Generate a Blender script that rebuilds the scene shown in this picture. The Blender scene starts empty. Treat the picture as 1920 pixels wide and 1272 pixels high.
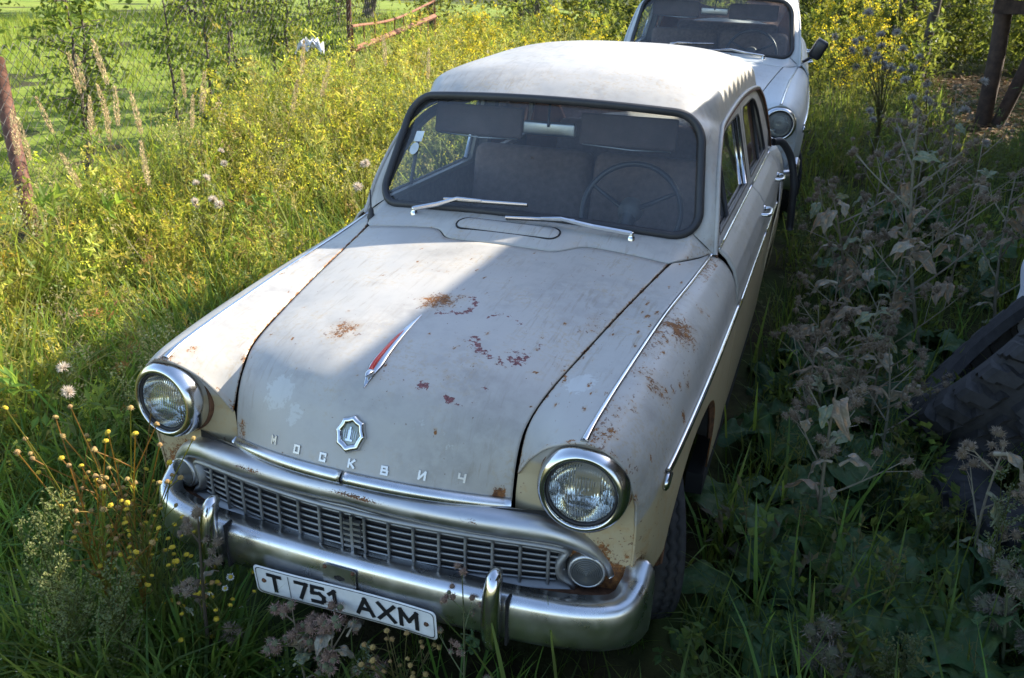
import bpy, math, random
import numpy as np
from mathutils import Matrix, Vector

random.seed(7)
rng = np.random.default_rng(11)
scene = bpy.context.scene
col = scene.collection
R = math.radians

# ------------------------------------------------------------------ camera
cam_data = bpy.data.cameras.new('camera')
cam = bpy.data.objects.new('camera', cam_data)
col.objects.link(cam)
cam.matrix_world = (Matrix.Translation((0.98517517, -1.49903022, 1.83263014))
                    @ Matrix.Rotation(R(19.93559), 4, 'Z') @ Matrix.Rotation(R(66.8351), 4, 'X')
                    @ Matrix.Rotation(R(1.20236), 4, 'Z'))
cam_data.sensor_width = 36.0
cam_data.lens = 29.886
cam_data.clip_start = 0.05
cam_data.clip_end = 400.0
cam_data.dof.use_dof = True
cam_data.dof.focus_distance = 2.45
cam_data.dof.aperture_fstop = 9.0
scene.camera = cam

# ------------------------------------------------------------------ daylight
SUN = Vector((1.2, 1.13, 1.0)).normalized()
elev = math.asin(SUN.z)
azim = math.atan2(SUN.x, SUN.y)
world = bpy.data.worlds.new('World')
scene.world = world
world.use_nodes = True
wn = world.node_tree.nodes
wl = world.node_tree.links
bg = wn['Background']
sky = wn.new('ShaderNodeTexSky')
sky.sky_type = 'NISHITA'
sky.sun_disc = False
sky.sun_elevation = elev
sky.sun_rotation = azim
wl.new(sky.outputs[0], bg.inputs[0])
bg.inputs[1].default_value = 0.15
sun_d = bpy.data.lights.new('sun', 'SUN')
sun_d.energy = 4.6
sun_d.angle = R(0.53)
sun_d.color = (1.0, 0.92, 0.77)
sun = bpy.data.objects.new('sun', sun_d)
sun.rotation_euler = SUN.to_track_quat('Z', 'Y').to_euler()
sun.location = (8, 8, 10)
col.objects.link(sun)
scene.view_settings.view_transform = 'Standard'
scene.view_settings.look = 'None'
scene.view_settings.gamma = 1.0
scene.view_settings.use_curve_mapping = False
scene.view_settings.exposure = 1.6
scene.render.engine = 'CYCLES'
scene.cycles.max_bounces = 8
scene.cycles.transparent_max_bounces = 12
scene.cycles.use_denoising = True


# ------------------------------------------------------------------ helpers
def mk(name, V, F, mat, parent=None, smooth=True, attrs=None, solid=0.0, mats=None, fmat=None):
    """one mesh object from an (n,3) array and face lists / (m,k) arrays"""
    me = bpy.data.meshes.new(name)
    V = np.asarray(V, dtype=np.float32).reshape(-1, 3)
    if not isinstance(F, (list, tuple)):
        F = [F]
    if len(F) and not isinstance(F[0], np.ndarray):
        byk = {}
        for f in F:
            byk.setdefault(len(f), []).append(f)
        F = [np.array(v, dtype=np.int32) for v in byk.values()]
    nl = sum(f.size for f in F)
    npoly = sum(len(f) for f in F)
    me.vertices.add(len(V))
    me.vertices.foreach_set('co', V.ravel())
    me.loops.add(nl)
    me.polygons.add(npoly)
    me.loops.foreach_set('vertex_index', np.concatenate([f.ravel() for f in F]).astype(np.int32))
    tot = np.concatenate([np.full(len(f), f.shape[1], dtype=np.int32) for f in F])
    me.polygons.foreach_set('loop_start', (np.cumsum(tot) - tot).astype(np.int32))
    me.polygons.foreach_set('use_smooth', np.full(npoly, smooth, dtype=bool))
    if fmat is not None:
        me.polygons.foreach_set('material_index', np.asarray(fmat, dtype=np.int32))
    me.update(calc_edges=True)
    me.validate(clean_customdata=False)
    for k, a in (attrs or {}).items():
        a = np.asarray(a, dtype=np.float32)
        if a.ndim == 1:
            at = me.attributes.new(k, 'FLOAT', 'POINT')
            at.data.foreach_set('value', a)
        else:
            at = me.attributes.new(k, 'FLOAT_COLOR', 'POINT')
            at.data.foreach_set('color', np.concatenate([a, np.ones((len(a), 1), np.float32)], 1).ravel())
    o = bpy.data.objects.new(name, me)
    for m in (mats or [mat]):
        me.materials.append(m)
    col.objects.link(o)
    if parent is not None:
        o.parent = parent
    if solid:
        md = o.modifiers.new('thickness', 'SOLIDIFY')
        md.thickness = solid
        md.offset = -1.0
        md.use_even_offset = False
    return o


def thing(name, label, cat, loc=(0, 0, 0), rotz=0.0, group=None):
    o = bpy.data.objects.new(name, None)
    o.empty_display_size = 0.1
    col.objects.link(o)
    o.location = loc
    o.rotation_euler = (0, 0, rotz)
    return tag(o, label, cat, group)


def tag(o, label, cat, group=None):
    o['label'] = label
    o['category'] = cat
    if group:
        o['group'] = group
    return o


def copy_tree(o, parent=None, swap=None):
    c = o.copy()
    col.objects.link(c)
    if parent is not None:
        c.parent = parent
    for ch in list(o.children):
        copy_tree(ch, c, swap)
    return c


def cr(C, t):
    """Catmull-Rom along axis 0 of control array C at params t (0..n-1)"""
    C = np.asarray(C, float)
    n = len(C)
    P = np.concatenate([(2 * C[0] - C[1])[None], C, (2 * C[-1] - C[-2])[None]])
    t = np.asarray(t, float)
    i = np.clip(np.floor(t).astype(int), 0, n - 2)
    f = (t - i).reshape((-1,) + (1,) * (C.ndim - 1))
    p0, p1, p2, p3 = P[i], P[i + 1], P[i + 2], P[i + 3]
    return 0.5 * ((2 * p1) + (-p0 + p2) * f + (2 * p0 - 5 * p1 + 4 * p2 - p3) * f ** 2
                  + (-p0 + 3 * p1 - 3 * p2 + p3) * f ** 3)


def cr2(C, tu, tv):
    A = cr(C, tu)
    return np.swapaxes(cr(np.swapaxes(A, 0, 1), tv), 0, 1)


def gridf(nu, nv, base=0, closed_u=False, closed_v=False):
    a = np.arange(nu * nv).reshape(nu, nv)
    if closed_u:
        a = np.concatenate([a, a[:1]], 0)
    if closed_v:
        a = np.concatenate([a, a[:, :1]], 1)
    return np.stack([a[:-1, :-1], a[1:, :-1], a[1:, 1:], a[:-1, 1:]], -1).reshape(-1, 4) + base


def orient(V, F, ref):
    """flip a sheet so that its faces look away from ref"""
    V = np.asarray(V).reshape(-1, 3)
    q = F[:, :3]
    n = np.cross(V[q[:, 1]] - V[q[:, 0]], V[q[:, 2]] - V[q[:, 0]])
    c = V[F].mean(1)
    return F if (n * (c - np.asarray(ref))).sum() > 0 else F[:, ::-1]


def sheet(name, G, mat, parent, ref, solid=0.0, attrs=None, mirror=False):
    G = np.asarray(G, float)
    nu, nv = G.shape[:2]
    V = G.reshape(-1, 3).copy()
    ref = np.array(ref, float)
    if mirror:
        V[:, 0] *= -1
        ref[0] *= -1
    return mk(name, V, [orient(V, gridf(nu, nv), ref)], mat, parent, True, attrs, solid)


def tube_geo(path, rad, seg=8, closed=False, cap=True, up=(0, 0, 1)):
    """swept round tube; rad scalar or list"""
    Pn = np.asarray(path, float)
    n = len(Pn)
    rad = np.broadcast_to(np.asarray(rad, float), (n,))
    if closed:
        T = np.roll(Pn, -1, 0) - np.roll(Pn, 1, 0)
    else:
        T = np.gradient(Pn, axis=0)
    T /= np.linalg.norm(T, axis=1)[:, None] + 1e-12
    N = np.zeros_like(Pn)
    u = np.array(up, float)
    if abs(T[0] @ u) > .95:
        u = np.array((1., 0, 0))
    for i in range(n):
        u = u - (u @ T[i]) * T[i]
        u /= np.linalg.norm(u) + 1e-12
        N[i] = u
    B = np.cross(T, N)
    a = np.linspace(0, 2 * np.pi, seg, endpoint=False)
    V = Pn[:, None] + rad[:, None, None] * (np.cos(a)[None, :, None] * N[:, None] + np.sin(a)[None, :, None] * B[:, None])
    F = [gridf(n, seg, 0, closed, True)]
    V = V.reshape(-1, 3)
    if cap and not closed:
        F.append(np.arange(seg)[::-1][None])
        F.append((np.arange(seg) + (n - 1) * seg)[None])
    return V, F


def tube(name, path, rad, mat, parent=None, seg=8, closed=False, attrs=None):
    V, F = tube_geo(path, rad, seg, closed)
    return mk(name, V, F, mat, parent, True, attrs)


def sweep(name, path, prof, mat, parent, up=(0, 0, 1), closed=False, side=None, scale=None):
    """sweep an open/closed 2D profile (a: along side vector, b: along up) along a path"""
    Pn = np.asarray(path, float)
    T = (np.roll(Pn, -1, 0) - np.roll(Pn, 1, 0)) if closed else np.gradient(Pn, axis=0)
    T /= np.linalg.norm(T, axis=1)[:, None]
    U = np.broadcast_to(np.asarray(up, float), Pn.shape)
    S = np.cross(T, U)
    S /= np.linalg.norm(S, axis=1)[:, None]
    U = np.cross(S, T)
    prof = np.asarray(prof, float)
    sc = np.ones(len(Pn)) if scale is None else np.asarray(scale)
    V = Pn[:, None] + sc[:, None, None] * (prof[None, :, :1] * S[:, None] + prof[None, :, 1:] * U[:, None])
    n, m = V.shape[:2]
    F = [gridf(n, m, 0, closed, True)]
    if not closed:
        F += [np.arange(m)[::-1][None], (np.arange(m) + (n - 1) * m)[None]]
    return mk(name, V.reshape(-1, 3), F, mat, parent, True)


def lathe(prof, seg=32, axis='y'):
    """prof: list of (r, h); rotation about y axis"""
    prof = np.asarray(prof, float)
    a = np.linspace(0, 2 * np.pi, seg, endpoint=False)
    r = prof[:, 0][:, None]
    h = np.broadcast_to(prof[:, 1][:, None], (len(prof), seg))
    if axis == 'y':
        V = np.stack([r * np.cos(a), h, r * np.sin(a)], -1)
    elif axis == 'x':
        V = np.stack([h, r * np.cos(a), r * np.sin(a)], -1)
    else:
        V = np.stack([r * np.cos(a), r * np.sin(a), h], -1)
    return V.reshape(-1, 3), gridf(len(prof), seg, 0, False, True)


def lathe_obj(name, prof, mat, parent, loc, seg=40, axis='y', outward=True, rot=None):
    V, F = lathe(prof, seg, axis)
    ref = np.zeros(3)
    if rot is not None:
        V = V @ np.array(rot).T
    F = orient(V, F, V.mean(0)) if outward else F
    return mk(name, V + np.array(loc), [F], mat, parent)


def boxes(bl):
    """list of (x0,x1,y0,y1,z0,z1) -> verts, quads"""
    V, F = [], []
    for (x0, x1, y0, y1, z0, z1) in bl:
        b = len(V)
        V += [(x0, y0, z0), (x1, y0, z0), (x1, y1, z0), (x0, y1, z0), (x0, y0, z1), (x1, y0, z1), (x1, y1, z1), (x0, y1, z1)]
        F += [(b, b + 3, b + 2, b + 1), (b + 4, b + 5, b + 6, b + 7), (b, b + 1, b + 5, b + 4), (b + 1, b + 2, b + 6, b + 5),
              (b + 2, b + 3, b + 7, b + 6), (b + 3, b, b + 4, b + 7)]
    return np.array(V, float), [np.array(F, np.int32)]


def rounded_box(name, c, half, rad, mat, parent, M=None, bend=None, seg=3):
    import bmesh
    bm = bmesh.new()
    bmesh.ops.create_cube(bm, size=2)
    for v in bm.verts:
        v.co = Vector((v.co.x * half[0], v.co.y * half[1], v.co.z * half[2]))
    bmesh.ops.bevel(bm, geom=bm.edges[:], offset=rad, segments=seg, profile=.5, affect='EDGES')
    for v in bm.verts:
        if M is not None:
            v.co = M @ v.co
        v.co += Vector(c)
    me = bpy.data.meshes.new(name)
    bm.to_mesh(me)
    bm.free()
    for p in me.polygons:
        p.use_smooth = True
    me.materials.append(mat)
    o = bpy.data.objects.new(name, me)
    col.objects.link(o)
    if parent is not None:
        o.parent = parent
    return o


def rrect(A, B, r, n=8):
    """closed rounded rectangle outline, counter clockwise from right side bottom"""
    out = []
    for cx, cy, a0 in ((A - r, B - r, 0), (-A + r, B - r, 90), (-A + r, -B + r, 180), (A - r, -B + r, 270)):
        for k in range(n + 1):
            a = R(a0 + 90 * k / n)
            out.append((cx + r * math.cos(a), cy + r * math.sin(a)))
    return np.array(out)


def resample(pts, n, closed=False):
    pts = np.asarray(pts, float)
    if closed:
        pts = np.concatenate([pts, pts[:1]])
    d = np.r_[0, np.cumsum(np.linalg.norm(np.diff(pts, axis=0), axis=1))]
    t = np.linspace(0, d[-1], n, endpoint=not closed)
    return np.stack([np.interp(t, d, pts[:, k]) for k in range(pts.shape[1])], 1)


def cast(poly, c, ang):
    """distance from c to a polygon along each angle"""
    P = np.asarray(poly, float)
    Q = np.roll(P, -1, 0)
    d = np.stack([np.cos(ang), np.sin(ang)], -1)
    out = np.zeros(len(ang))
    for k in range(len(ang)):
        e = Q - P
        den = d[k, 0] * e[:, 1] - d[k, 1] * e[:, 0]
        w = P - c
        with np.errstate(divide='ignore', invalid='ignore'):
            t_ = (w[:, 0] * e[:, 1] - w[:, 1] * e[:, 0]) / den
            s_ = (w[:, 0] * d[k, 1] - w[:, 1] * d[k, 0]) / den
        ok = (s_ >= -1e-6) & (s_ <= 1 + 1e-6) & (t_ > 0)
        out[k] = np.max(t_[ok])
    return out


def plate_hole(name, outer, holes, fmap, thick, mat, parent, ref, solid_in=True):
    """flat plate with one hole given in 2D (both star shaped about the hole centre), mapped by fmap to 3D"""
    hole = resample(holes[0], 200, True)
    c = (hole.max(0) + hole.min(0)) / 2
    an = [math.atan2(p[1] - c[1], p[0] - c[0]) for p in list(outer) + list(holes[0])]
    ang = np.unique(np.round(np.r_[np.linspace(-math.pi, math.pi, 120, endpoint=False), an], 5))
    ang = ang[np.r_[True, np.diff(ang) > 1e-3]]
    d = np.stack([np.cos(ang), np.sin(ang)], -1)
    a = c + d * cast(outer, c, ang)[:, None]
    b = c + d * cast(holes[0], c, ang)[:, None]
    V = np.concatenate([a, b])
    V3 = fmap(V[:, 0], V[:, 1])
    return mk(name, V3, [orient(V3, gridf(2, len(ang), 0, False, True), ref)], mat, parent, False, None, thick)


# ------------------------------------------------------------------ materials
class NT:
    def __init__(self, name):
        self.m = bpy.data.materials.new(name)
        self.m.use_nodes = True
        self.t = self.m.node_tree
        self.t.nodes.clear()
        self.out = self.t.nodes.new('ShaderNodeOutputMaterial')

    def n(self, typ, **kw):
        nd = self.t.nodes.new('ShaderNode' + typ)
        for k, v in kw.items():
            if k in ('operation', 'blend_type', 'data_type', 'attribute_name', 'noise_dimensions', 'feature', 'wave_type',
                     'bands_direction', 'distribution', 'clamp'):
                setattr(nd, k, v)
            else:
                self.set(nd, k, v)
        return nd

    def set(self, nd, k, v):
        k = k.replace('_', ' ')
        s = nd.inputs[int(k[1:])] if k[0] == 'i' and k[1:].isdigit() else nd.inputs[k]
        if isinstance(v, bpy.types.NodeSocket):
            self.t.links.new(v, s)
        elif isinstance(v, bpy.types.Node):
            self.t.links.new(v.outputs[0], s)
        else:
            s.default_value = v if not (isinstance(v, tuple) and len(v) == 3 and s.type == 'RGBA') else (*v, 1)

    def math(self, op, a, b=0.0, c=0.0):
        nd = self.n('Math', operation=op)
        for i, v in enumerate((a, b, c)):
            self.set(nd, 'i%d' % i, v)
        return nd.outputs[0]

    def noise(self, scale, detail=4.0, rough=0.55, vec=None):
        nd = self.n('TexNoise', Scale=float(scale), Detail=float(detail), Roughness=float(rough))
        self.set(nd, 'Vector', vec if vec is not None else self.obj())
        return nd.outputs[0]

    def obj(self):
        if not hasattr(self, '_tc'):
            self._tc = self.t.nodes.new('ShaderNodeTexCoord')
        return self._tc.outputs['Object']

    def step(self, v, lo, hi):
        nd = self.n('MapRange')
        self.set(nd, 'i0', v)
        nd.inputs[1].default_value = lo
        nd.inputs[2].default_value = hi
        return nd.outputs[0]

    def mix(self, f, a, b):
        nd = self.t.nodes.new('ShaderNodeMix')
        nd.data_type = 'RGBA'
        self.set(nd, 'i0', f)
        for i, v in ((6, a), (7, b)):
            if isinstance(v, (bpy.types.NodeSocket, bpy.types.Node)):
                self.set(nd, 'i%d' % i, v)
            else:
                nd.inputs[i].default_value = (*v, 1) if len(v) == 3 else v
        return nd.outputs[2]

    def attr(self, name):
        nd = self.t.nodes.new('ShaderNodeAttribute')
        nd.attribute_name = name
        return nd

    def bump(self, h, strength, dist):
        nd = self.n('Bump', Height=h, Strength=strength, Distance=dist)
        return nd.outputs[0]

    def done(self, sh, disp=None):
        self.t.links.new(sh.outputs[0] if isinstance(sh, bpy.types.Node) else sh, self.out.inputs[0])
        return self.m


def simple(name, c, rough=0.6, metal=0.0, var=0.25, nscale=12.0, bump=0.0, bscale=80.0, spec=0.5):
    t = NT(name)
    n = t.noise(nscale, 5)
    c2 = tuple(x * (1 - var) for x in c)
    c3 = tuple(min(1, x * (1 + var)) for x in c)
    p = t.n('BsdfPrincipled', Base_Color=t.mix(t.step(n, .3, .7), c2, c3), Roughness=rough, Metallic=metal)
    p.inputs['Specular IOR Level'].default_value = spec
    if bump:
        t.set(p, 'Normal', t.bump(t.noise(bscale, 4), bump, 0.004))
    return t.done(p)


def paint(name, base, cream, age=1.0):
    t = NT(name)
    rust = t.attr('rust').outputs['Fac']
    peel = t.attr('peel').outputs['Fac']
    cr_ = t.attr('cream').outputs['Fac']
    n1 = t.noise(5, 5, .6)
    n2 = t.noise(190, 4, .62)
    n3 = t.noise(70, 5, .65)
    n4 = t.noise(30, 4, .6)
    nb = t.noise(1.8, 3, .5)
    # dusty chalked paint with faint stains
    c = t.mix(t.step(n1, .35, .7), tuple(x * .93 for x in base), tuple(min(1, x * 1.05) for x in base))
    c = t.mix(t.math('MULTIPLY', t.step(nb, .5, .72), .35), c, tuple(x * .8 for x in base))
    # grime: soft smudges, thin runs along the panels, faint rusty dust
    sm = t.math('MULTIPLY', t.step(t.noise(3.3, 6, .68), .46, .62), t.step(n4, .34, .58))
    c = t.mix(t.math('MULTIPLY', sm, .55 * age), c, tuple(x * .62 for x in base))
    mp = t.n('Mapping')
    t.set(mp, 'Vector', t.obj())
    mp.inputs['Scale'].default_value = (75, 9, 14)
    st = t.math('MULTIPLY', t.step(t.noise(1.0, 4, .65, mp.outputs[0]), .54, .68), t.step(nb, .40, .58))
    c = t.mix(t.math('MULTIPLY', st, .55 * age), c, tuple(x * .55 for x in (base[0] * 1.05, base[1] * .92, base[2] * .74)))
    du = t.math('MULTIPLY', t.step(n3, .48, .66), t.step(n1, .46, .62))
    c = t.mix(t.math('MULTIPLY', du, .6 * age), c, (base[0] * .92, base[1] * .76, base[2] * .52))
    cc = t.mix(t.step(n1, .3, .7), tuple(x * .85 for x in cream), cream)
    cc = t.mix(t.math('MULTIPLY', t.step(n4, .52, .75), .55), cc, (.40, .24, .09))
    c = t.mix(cr_, c, cc)
    # lighter bleached patches (negative peel) and maroon primer patches (positive)
    pal = t.step(t.math('ADD', t.math('MULTIPLY', peel, -1.0), t.math('MULTIPLY', n3, .9)), .95, 1.02)
    c = t.mix(t.math('MULTIPLY', pal, .5), c, (.50, .51, .50))
    pe = t.step(t.math('ADD', peel, t.math('MULTIPLY', t.math('SUBTRACT', n3, .5), 2.2)), .62, .68)
    c = t.mix(pe, c, t.mix(t.step(n2, .4, .6), (.10, .035, .04), (.22, .09, .09)))
    # fine scratches and specks everywhere
    sp = t.step(t.math('ADD', t.math('MULTIPLY', t.noise(130, 3, .6), .75), t.math('MULTIPLY', n1, .35)), .735, .77)
    c = t.mix(t.math('MULTIPLY', sp, .55 * age), c, (.16, .10, .07))
    # speckled rust
    rs = t.math('ADD', t.math('MULTIPLY', rust, .52), t.math('MULTIPLY', n2, .45))
    rs = t.math('ADD', t.math('ADD', rs, t.math('MULTIPLY', n3, .35)), t.math('MULTIPLY', n4, .45))
    halo = t.step(t.math('ADD', t.math('MULTIPLY', rust, .8), t.math('MULTIPLY', n4, .6)), .55, 1.1)
    c = t.mix(t.math('MULTIPLY', halo, .6), c, (.36, .23, .10))
    rm = t.step(rs, .935, .985)
    # flecks: short dark dashes, thick where the rust is and sparse elsewhere
    mf = t.n('Mapping')
    t.set(mf, 'Vector', t.obj())
    mf.inputs['Scale'].default_value = (95, 60, 95)
    mf.inputs['Rotation'].default_value = (0, 0, .6)
    fl = t.step(t.math('ADD', t.math('MULTIPLY', t.noise(1.0, 3, .6, mf.outputs[0]), .9), t.math('MULTIPLY', t.math('MINIMUM', rust, .6), .26)), .672, .70)
    c = t.mix(t.math('MULTIPLY', fl, .8 * age), c, (.12, .055, .03))
    rc = t.mix(t.step(n3, .35, .65), (.07, .026, .012), (.27, .11, .03))
    c = t.mix(rm, c, rc)
    ro = t.math('ADD', .42, t.math('MULTIPLY', t.math('MAXIMUM', rm, pe), .4))
    ro = t.math('ADD', ro, t.math('MULTIPLY', t.math('SUBTRACT', n1, .5), .25))
    h = t.math('ADD', t.math('MULTIPLY', rm, -.6), t.math('MULTIPLY', pe, -.8))
    h = t.math('ADD', h, t.math('ADD', t.math('MULTIPLY', nb, 5.0), t.math('MULTIPLY', n1, 1.2)))
    p = t.n('BsdfPrincipled', Base_Color=c, Roughness=ro)
    p.inputs['Specular IOR Level'].default_value = .42
    b1 = t.n('Bump', Height=t.noise(4.5, 2, .5), Strength=.22 * age, Distance=.035)
    b2 = t.n('Bump', Height=h, Strength=.35, Distance=.002, Normal=b1.outputs[0])
    t.set(p, 'Normal', b2.outputs[0])
    return t.done(p)


def chrome(name, c=(.66, .66, .67), rough=.2, pits=1.0, rusty=0.0):
    t = NT(name)
    rust = t.attr('rust').outputs['Fac']
    n1 = t.noise(9, 5, .6)
    n2 = t.noise(230, 3, .6)
    n3 = t.noise(60, 4, .6)
    ro = t.math('ADD', rough, t.math('MULTIPLY', t.step(n1, .4, .75), .18))
    pm = t.step(t.math('ADD', t.math('ADD', t.math('MULTIPLY', n2, .6), t.math('MULTIPLY', n1, .25)), t.math('MULTIPLY', n3, .15)), .64, .69)
    rm = t.step(t.math('ADD', t.math('MULTIPLY', rust, .62), t.math('ADD', t.math('MULTIPLY', n2, .70), t.math('MULTIPLY', n3, .15))), .76, .83)
    m = t.math('MAXIMUM', t.math('MULTIPLY', pm, pits), rm)
    cc = t.mix(t.step(n1, .3, .7), tuple(x * .82 for x in c), c)
    cc = t.mix(m, cc, t.mix(t.step(n3, .35, .65), (.06, .025, .012), (.20, .085, .03)))
    p = t.n('BsdfPrincipled', Base_Color=cc, Roughness=t.math('ADD', ro, t.math('MULTIPLY', m, .45)),
            Metallic=t.math('SUBTRACT', 1.0, m))
    t.set(p, 'Normal', t.bump(t.math('ADD', t.math('MULTIPLY', m, -1.0), n1), .12, .002))
    return t.done(p)


def glass(name, dust=.10, tint=(.86, .90, .90), rough=.02, dustcol=(.45, .46, .5)):
    t = NT(name)
    fr = t.n('Fresnel', IOR=1.5)
    tr = t.n('BsdfTransparent', Color=tint)
    gl = t.n('BsdfGlossy', Color=(1, 1, 1), Roughness=rough)
    m = t.n('MixShader', Fac=fr)
    t.set(m, 'i1', tr)
    t.set(m, 'i2', gl)
    df = t.n('BsdfDiffuse', Color=dustcol)
    d = t.step(t.math('ADD', t.math('MULTIPLY', t.noise(4, 5, .6), .6), t.math('MULTIPLY', t.noise(120, 3, .6), .4)), .38, .75)
    f = t.math('ADD', dust * .5, t.math('MULTIPLY', d, dust))
    spk = t.step(t.noise(75, 2, .5), .74, .78)
    f = t.math('MAXIMUM', f, t.math('MULTIPLY', spk, dust * 2.2))
    m2 = t.n('MixShader', Fac=f)
    t.set(m2, 'i1', m)
    t.set(m2, 'i2', df)
    return t.done(m2)


def leafmat(name, trans=.35, rough=.5, bumpy=0.0, sat=1.0, spec=.3):
    """colour comes from the plant's own per-leaf attribute"""
    t = NT(name)
    a = t.attr('tint').outputs['Color']
    nz = t.noise(26, 3, .6)
    c = t.mix(t.step(nz, .3, .75), a, t.mix(.5, a, (.10, .10, .03)))
    p = t.n('BsdfPrincipled', Base_Color=c, Roughness=rough)
    p.inputs['Specular IOR Level'].default_value = spec
    tl = t.n('BsdfTranslucent', Color=t.mix(.5, c, t.mix(.5, a, (.60, .60, .06))) if trans > .3 else t.mix(.5, c, a))
    m = t.n('MixShader', Fac=trans)
    t.set(m, 'i1', p)
    t.set(m, 'i2', tl)
    if bumpy:
        t.set(p, 'Normal', t.bump(t.noise(90, 4), bumpy, .004))
    return t.done(m)


MAT = {}
MAT['paint'] = paint('old_grey_paint', (.39, .370, .342), (.44, .36, .225))
MAT['paint2'] = paint('white_paint', (.47, .495, .505), (.47, .495, .505), .5)
MAT['chrome'] = chrome('worn_chrome', rough=.25)
MAT['bright'] = chrome('bright_chrome', (.66, .66, .67), rough=.10, pits=.25)
MAT['alu'] = chrome('dull_aluminium', (.54, .54, .55), rough=.36, pits=.8)
MAT['grille'] = chrome('grey_grille_metal', (.36, .36, .36), rough=.5, pits=.8)
MAT['rubber'] = simple('black_rubber', (.022, .022, .025), .55, bump=.15, bscale=200)
MAT['tyre'] = simple('tyre_rubber', (.024, .023, .024), .85, var=.4, nscale=30, bump=.2)
MAT['glass'] = glass('dusty_windscreen', .06)
MAT['sideglass'] = glass('side_glass', .04)
MAT['dark'] = simple('dark_inside', (.012, .011, .011), .9, var=.1)
MAT['seat'] = simple('brown_seat_cloth', (.13, .085, .07), .9, var=.3, nscale=40, bump=.2)
MAT['trim_orange'] = simple('orange_brown_lining', (.34, .15, .08), .85, var=.2, bump=.2)
MAT['visor'] = simple('dark_visor_cloth', (.10, .068, .06), .8, bump=.2)
MAT['dash'] = simple('dash_paint', (.10, .095, .09), .55)
MAT['plastic'] = simple('black_plastic', (.02, .02, .024), .35, var=.1)
MAT['red'] = simple('red_enamel', (.52, .03, .025), .3, var=.15)
MAT['rust'] = simple('rusted_steel', (.115, .052, .026), .9, var=.55, nscale=35, bump=.5, bscale=60)
MAT['rustpipe'] = simple('rusty_pipe', (.13, .055, .035), .85, var=.35, nscale=18, bump=.4, bscale=50)
MAT['rustlight'] = simple('orange_rusted_angle', (.22, .095, .055), .9, var=.4, nscale=18, bump=.3)
MAT['wire'] = simple('dull_fence_wire', (.06, .055, .05), .7)
MAT['white'] = simple('plate_white', (.62, .63, .64), .45, var=.12, nscale=20)
MAT['ink'] = simple('plate_black', (.012, .012, .014), .45, var=.1)
MAT['wood'] = simple('dark_old_wood', (.055, .034, .024), .9, var=.5, nscale=14, bump=.6, bscale=45)
MAT['plank'] = simple('grey_brown_plank', (.13, .10, .075), .9, var=.4, nscale=9, bump=.5, bscale=40)
MAT['zinc'] = simple('corrugated_sheet', (.36, .37, .38), .5, metal=.5, var=.2, nscale=6)
MAT['sack'] = simple('white_sack_cloth', (.62, .62, .66), .85, var=.12, nscale=25, bump=.4, bscale=120)
MAT['leaf'] = leafmat('meadow_foliage', .60)
MAT['broad'] = leafmat('broad_leaf', .26, .55, .6, spec=.3)
MAT['dry'] = leafmat('dry_plant', .2, .8)
MAT['bark'] = simple('grey_bark', (.09, .07, .055), .9, var=.45, nscale=25, bump=.6, bscale=40)
MAT['sticker'] = simple('pale_paper_sticker', (.5, .55, .58), .6)


def ground_z(x, y):
    x = np.asarray(x, float)
    y = np.asarray(y, float)
    s = np.clip((y - 2.3) / 2.9, 0, 1)
    s = s * s * (3 - 2 * s)
    g = .27 * s + .035 * np.clip(y - 5.0, 0, 7)
    return g + .02 * np.sin(1.7 * x + .6) * np.cos(1.3 * y) + .012 * np.sin(5.1 * x + 2.2 * y)


# ------------------------------------------------------------------ car surfaces (metres, x to the driver's side, y to the tail)
def blob(V, spots):
    a = np.zeros(len(V))
    for s in spots:
        x, y, z, r, amt = s[:5]
        ay = s[5] if len(s) > 5 else 1.0
        d = np.sqrt(((V[:, 0] - x) / r) ** 2 + ((V[:, 1] - y) / (r * ay)) ** 2 + ((V[:, 2] - z) / (r * 1.3)) ** 2)
        a = np.maximum(a, amt * np.clip(1.25 - d * .8, 0, 1))
    return a


def ring(V, x, y, r, w, amt, a0=-180, a1=180):
    d = np.abs(np.hypot(V[:, 0] - x, (V[:, 1] - y)) - r) / w
    an = np.degrees(np.arctan2(V[:, 1] - y, V[:, 0] - x))
    return amt * np.clip(1.2 - d * .8, 0, 1) * ((an >= a0) & (an <= a1))


HC = np.array([(0, .036, .700), (0, .082, .790), (0, .118, .852), (0, .180, .903), (0, .30, .938), (0, .49, .962), (0, .80, .985), (0, 1.22, 1.008)])
HE = np.array([(.398, .142, .656), (.400, .155, .735), (.402, .178, .795), (.408, .215, .838), (.426, .30, .880), (.457, .5, .911), (.500, .80, .944), (.562, 1.23, .979)])


def hood_pt(u, v):
    """u -1..1 across, v 0..7 from lip to rear"""
    u = np.asarray(u, float)
    c = cr(HC, v)
    e = cr(HE, v)
    w = (np.abs(u) ** 2.2)[..., None] if np.ndim(u) else abs(u) ** 2.2
    p = c + (e - c) * w
    p = np.array(p)
    p[..., 0] = u * e[..., 0]
    return p


def hood_v_end(u):
    """hood rear edge: straight with a forward step round the cowl flap"""
    x = np.abs(np.asarray(u) * .55)
    y = 1.165 - .105 / (1 + np.exp((x - .235) / .017)) + .012 * (1 - np.clip(x / .56, 0, 1))
    vs = np.linspace(5, 7, 201)
    yy = hood_pt(np.ones_like(vs) * .6, vs)[:, 1]
    return np.interp(y, yy, vs)


def hood_find(x, z):
    """point of the nose with given x and z -> (p, normal)"""
    u = x / .40
    vs = np.linspace(0, 6, 1201)
    pp = hood_pt(np.full_like(vs, u), vs)
    i = np.argmin(np.abs(pp[:, 2] - z))
    return hood_frame(u, vs[i])


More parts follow.
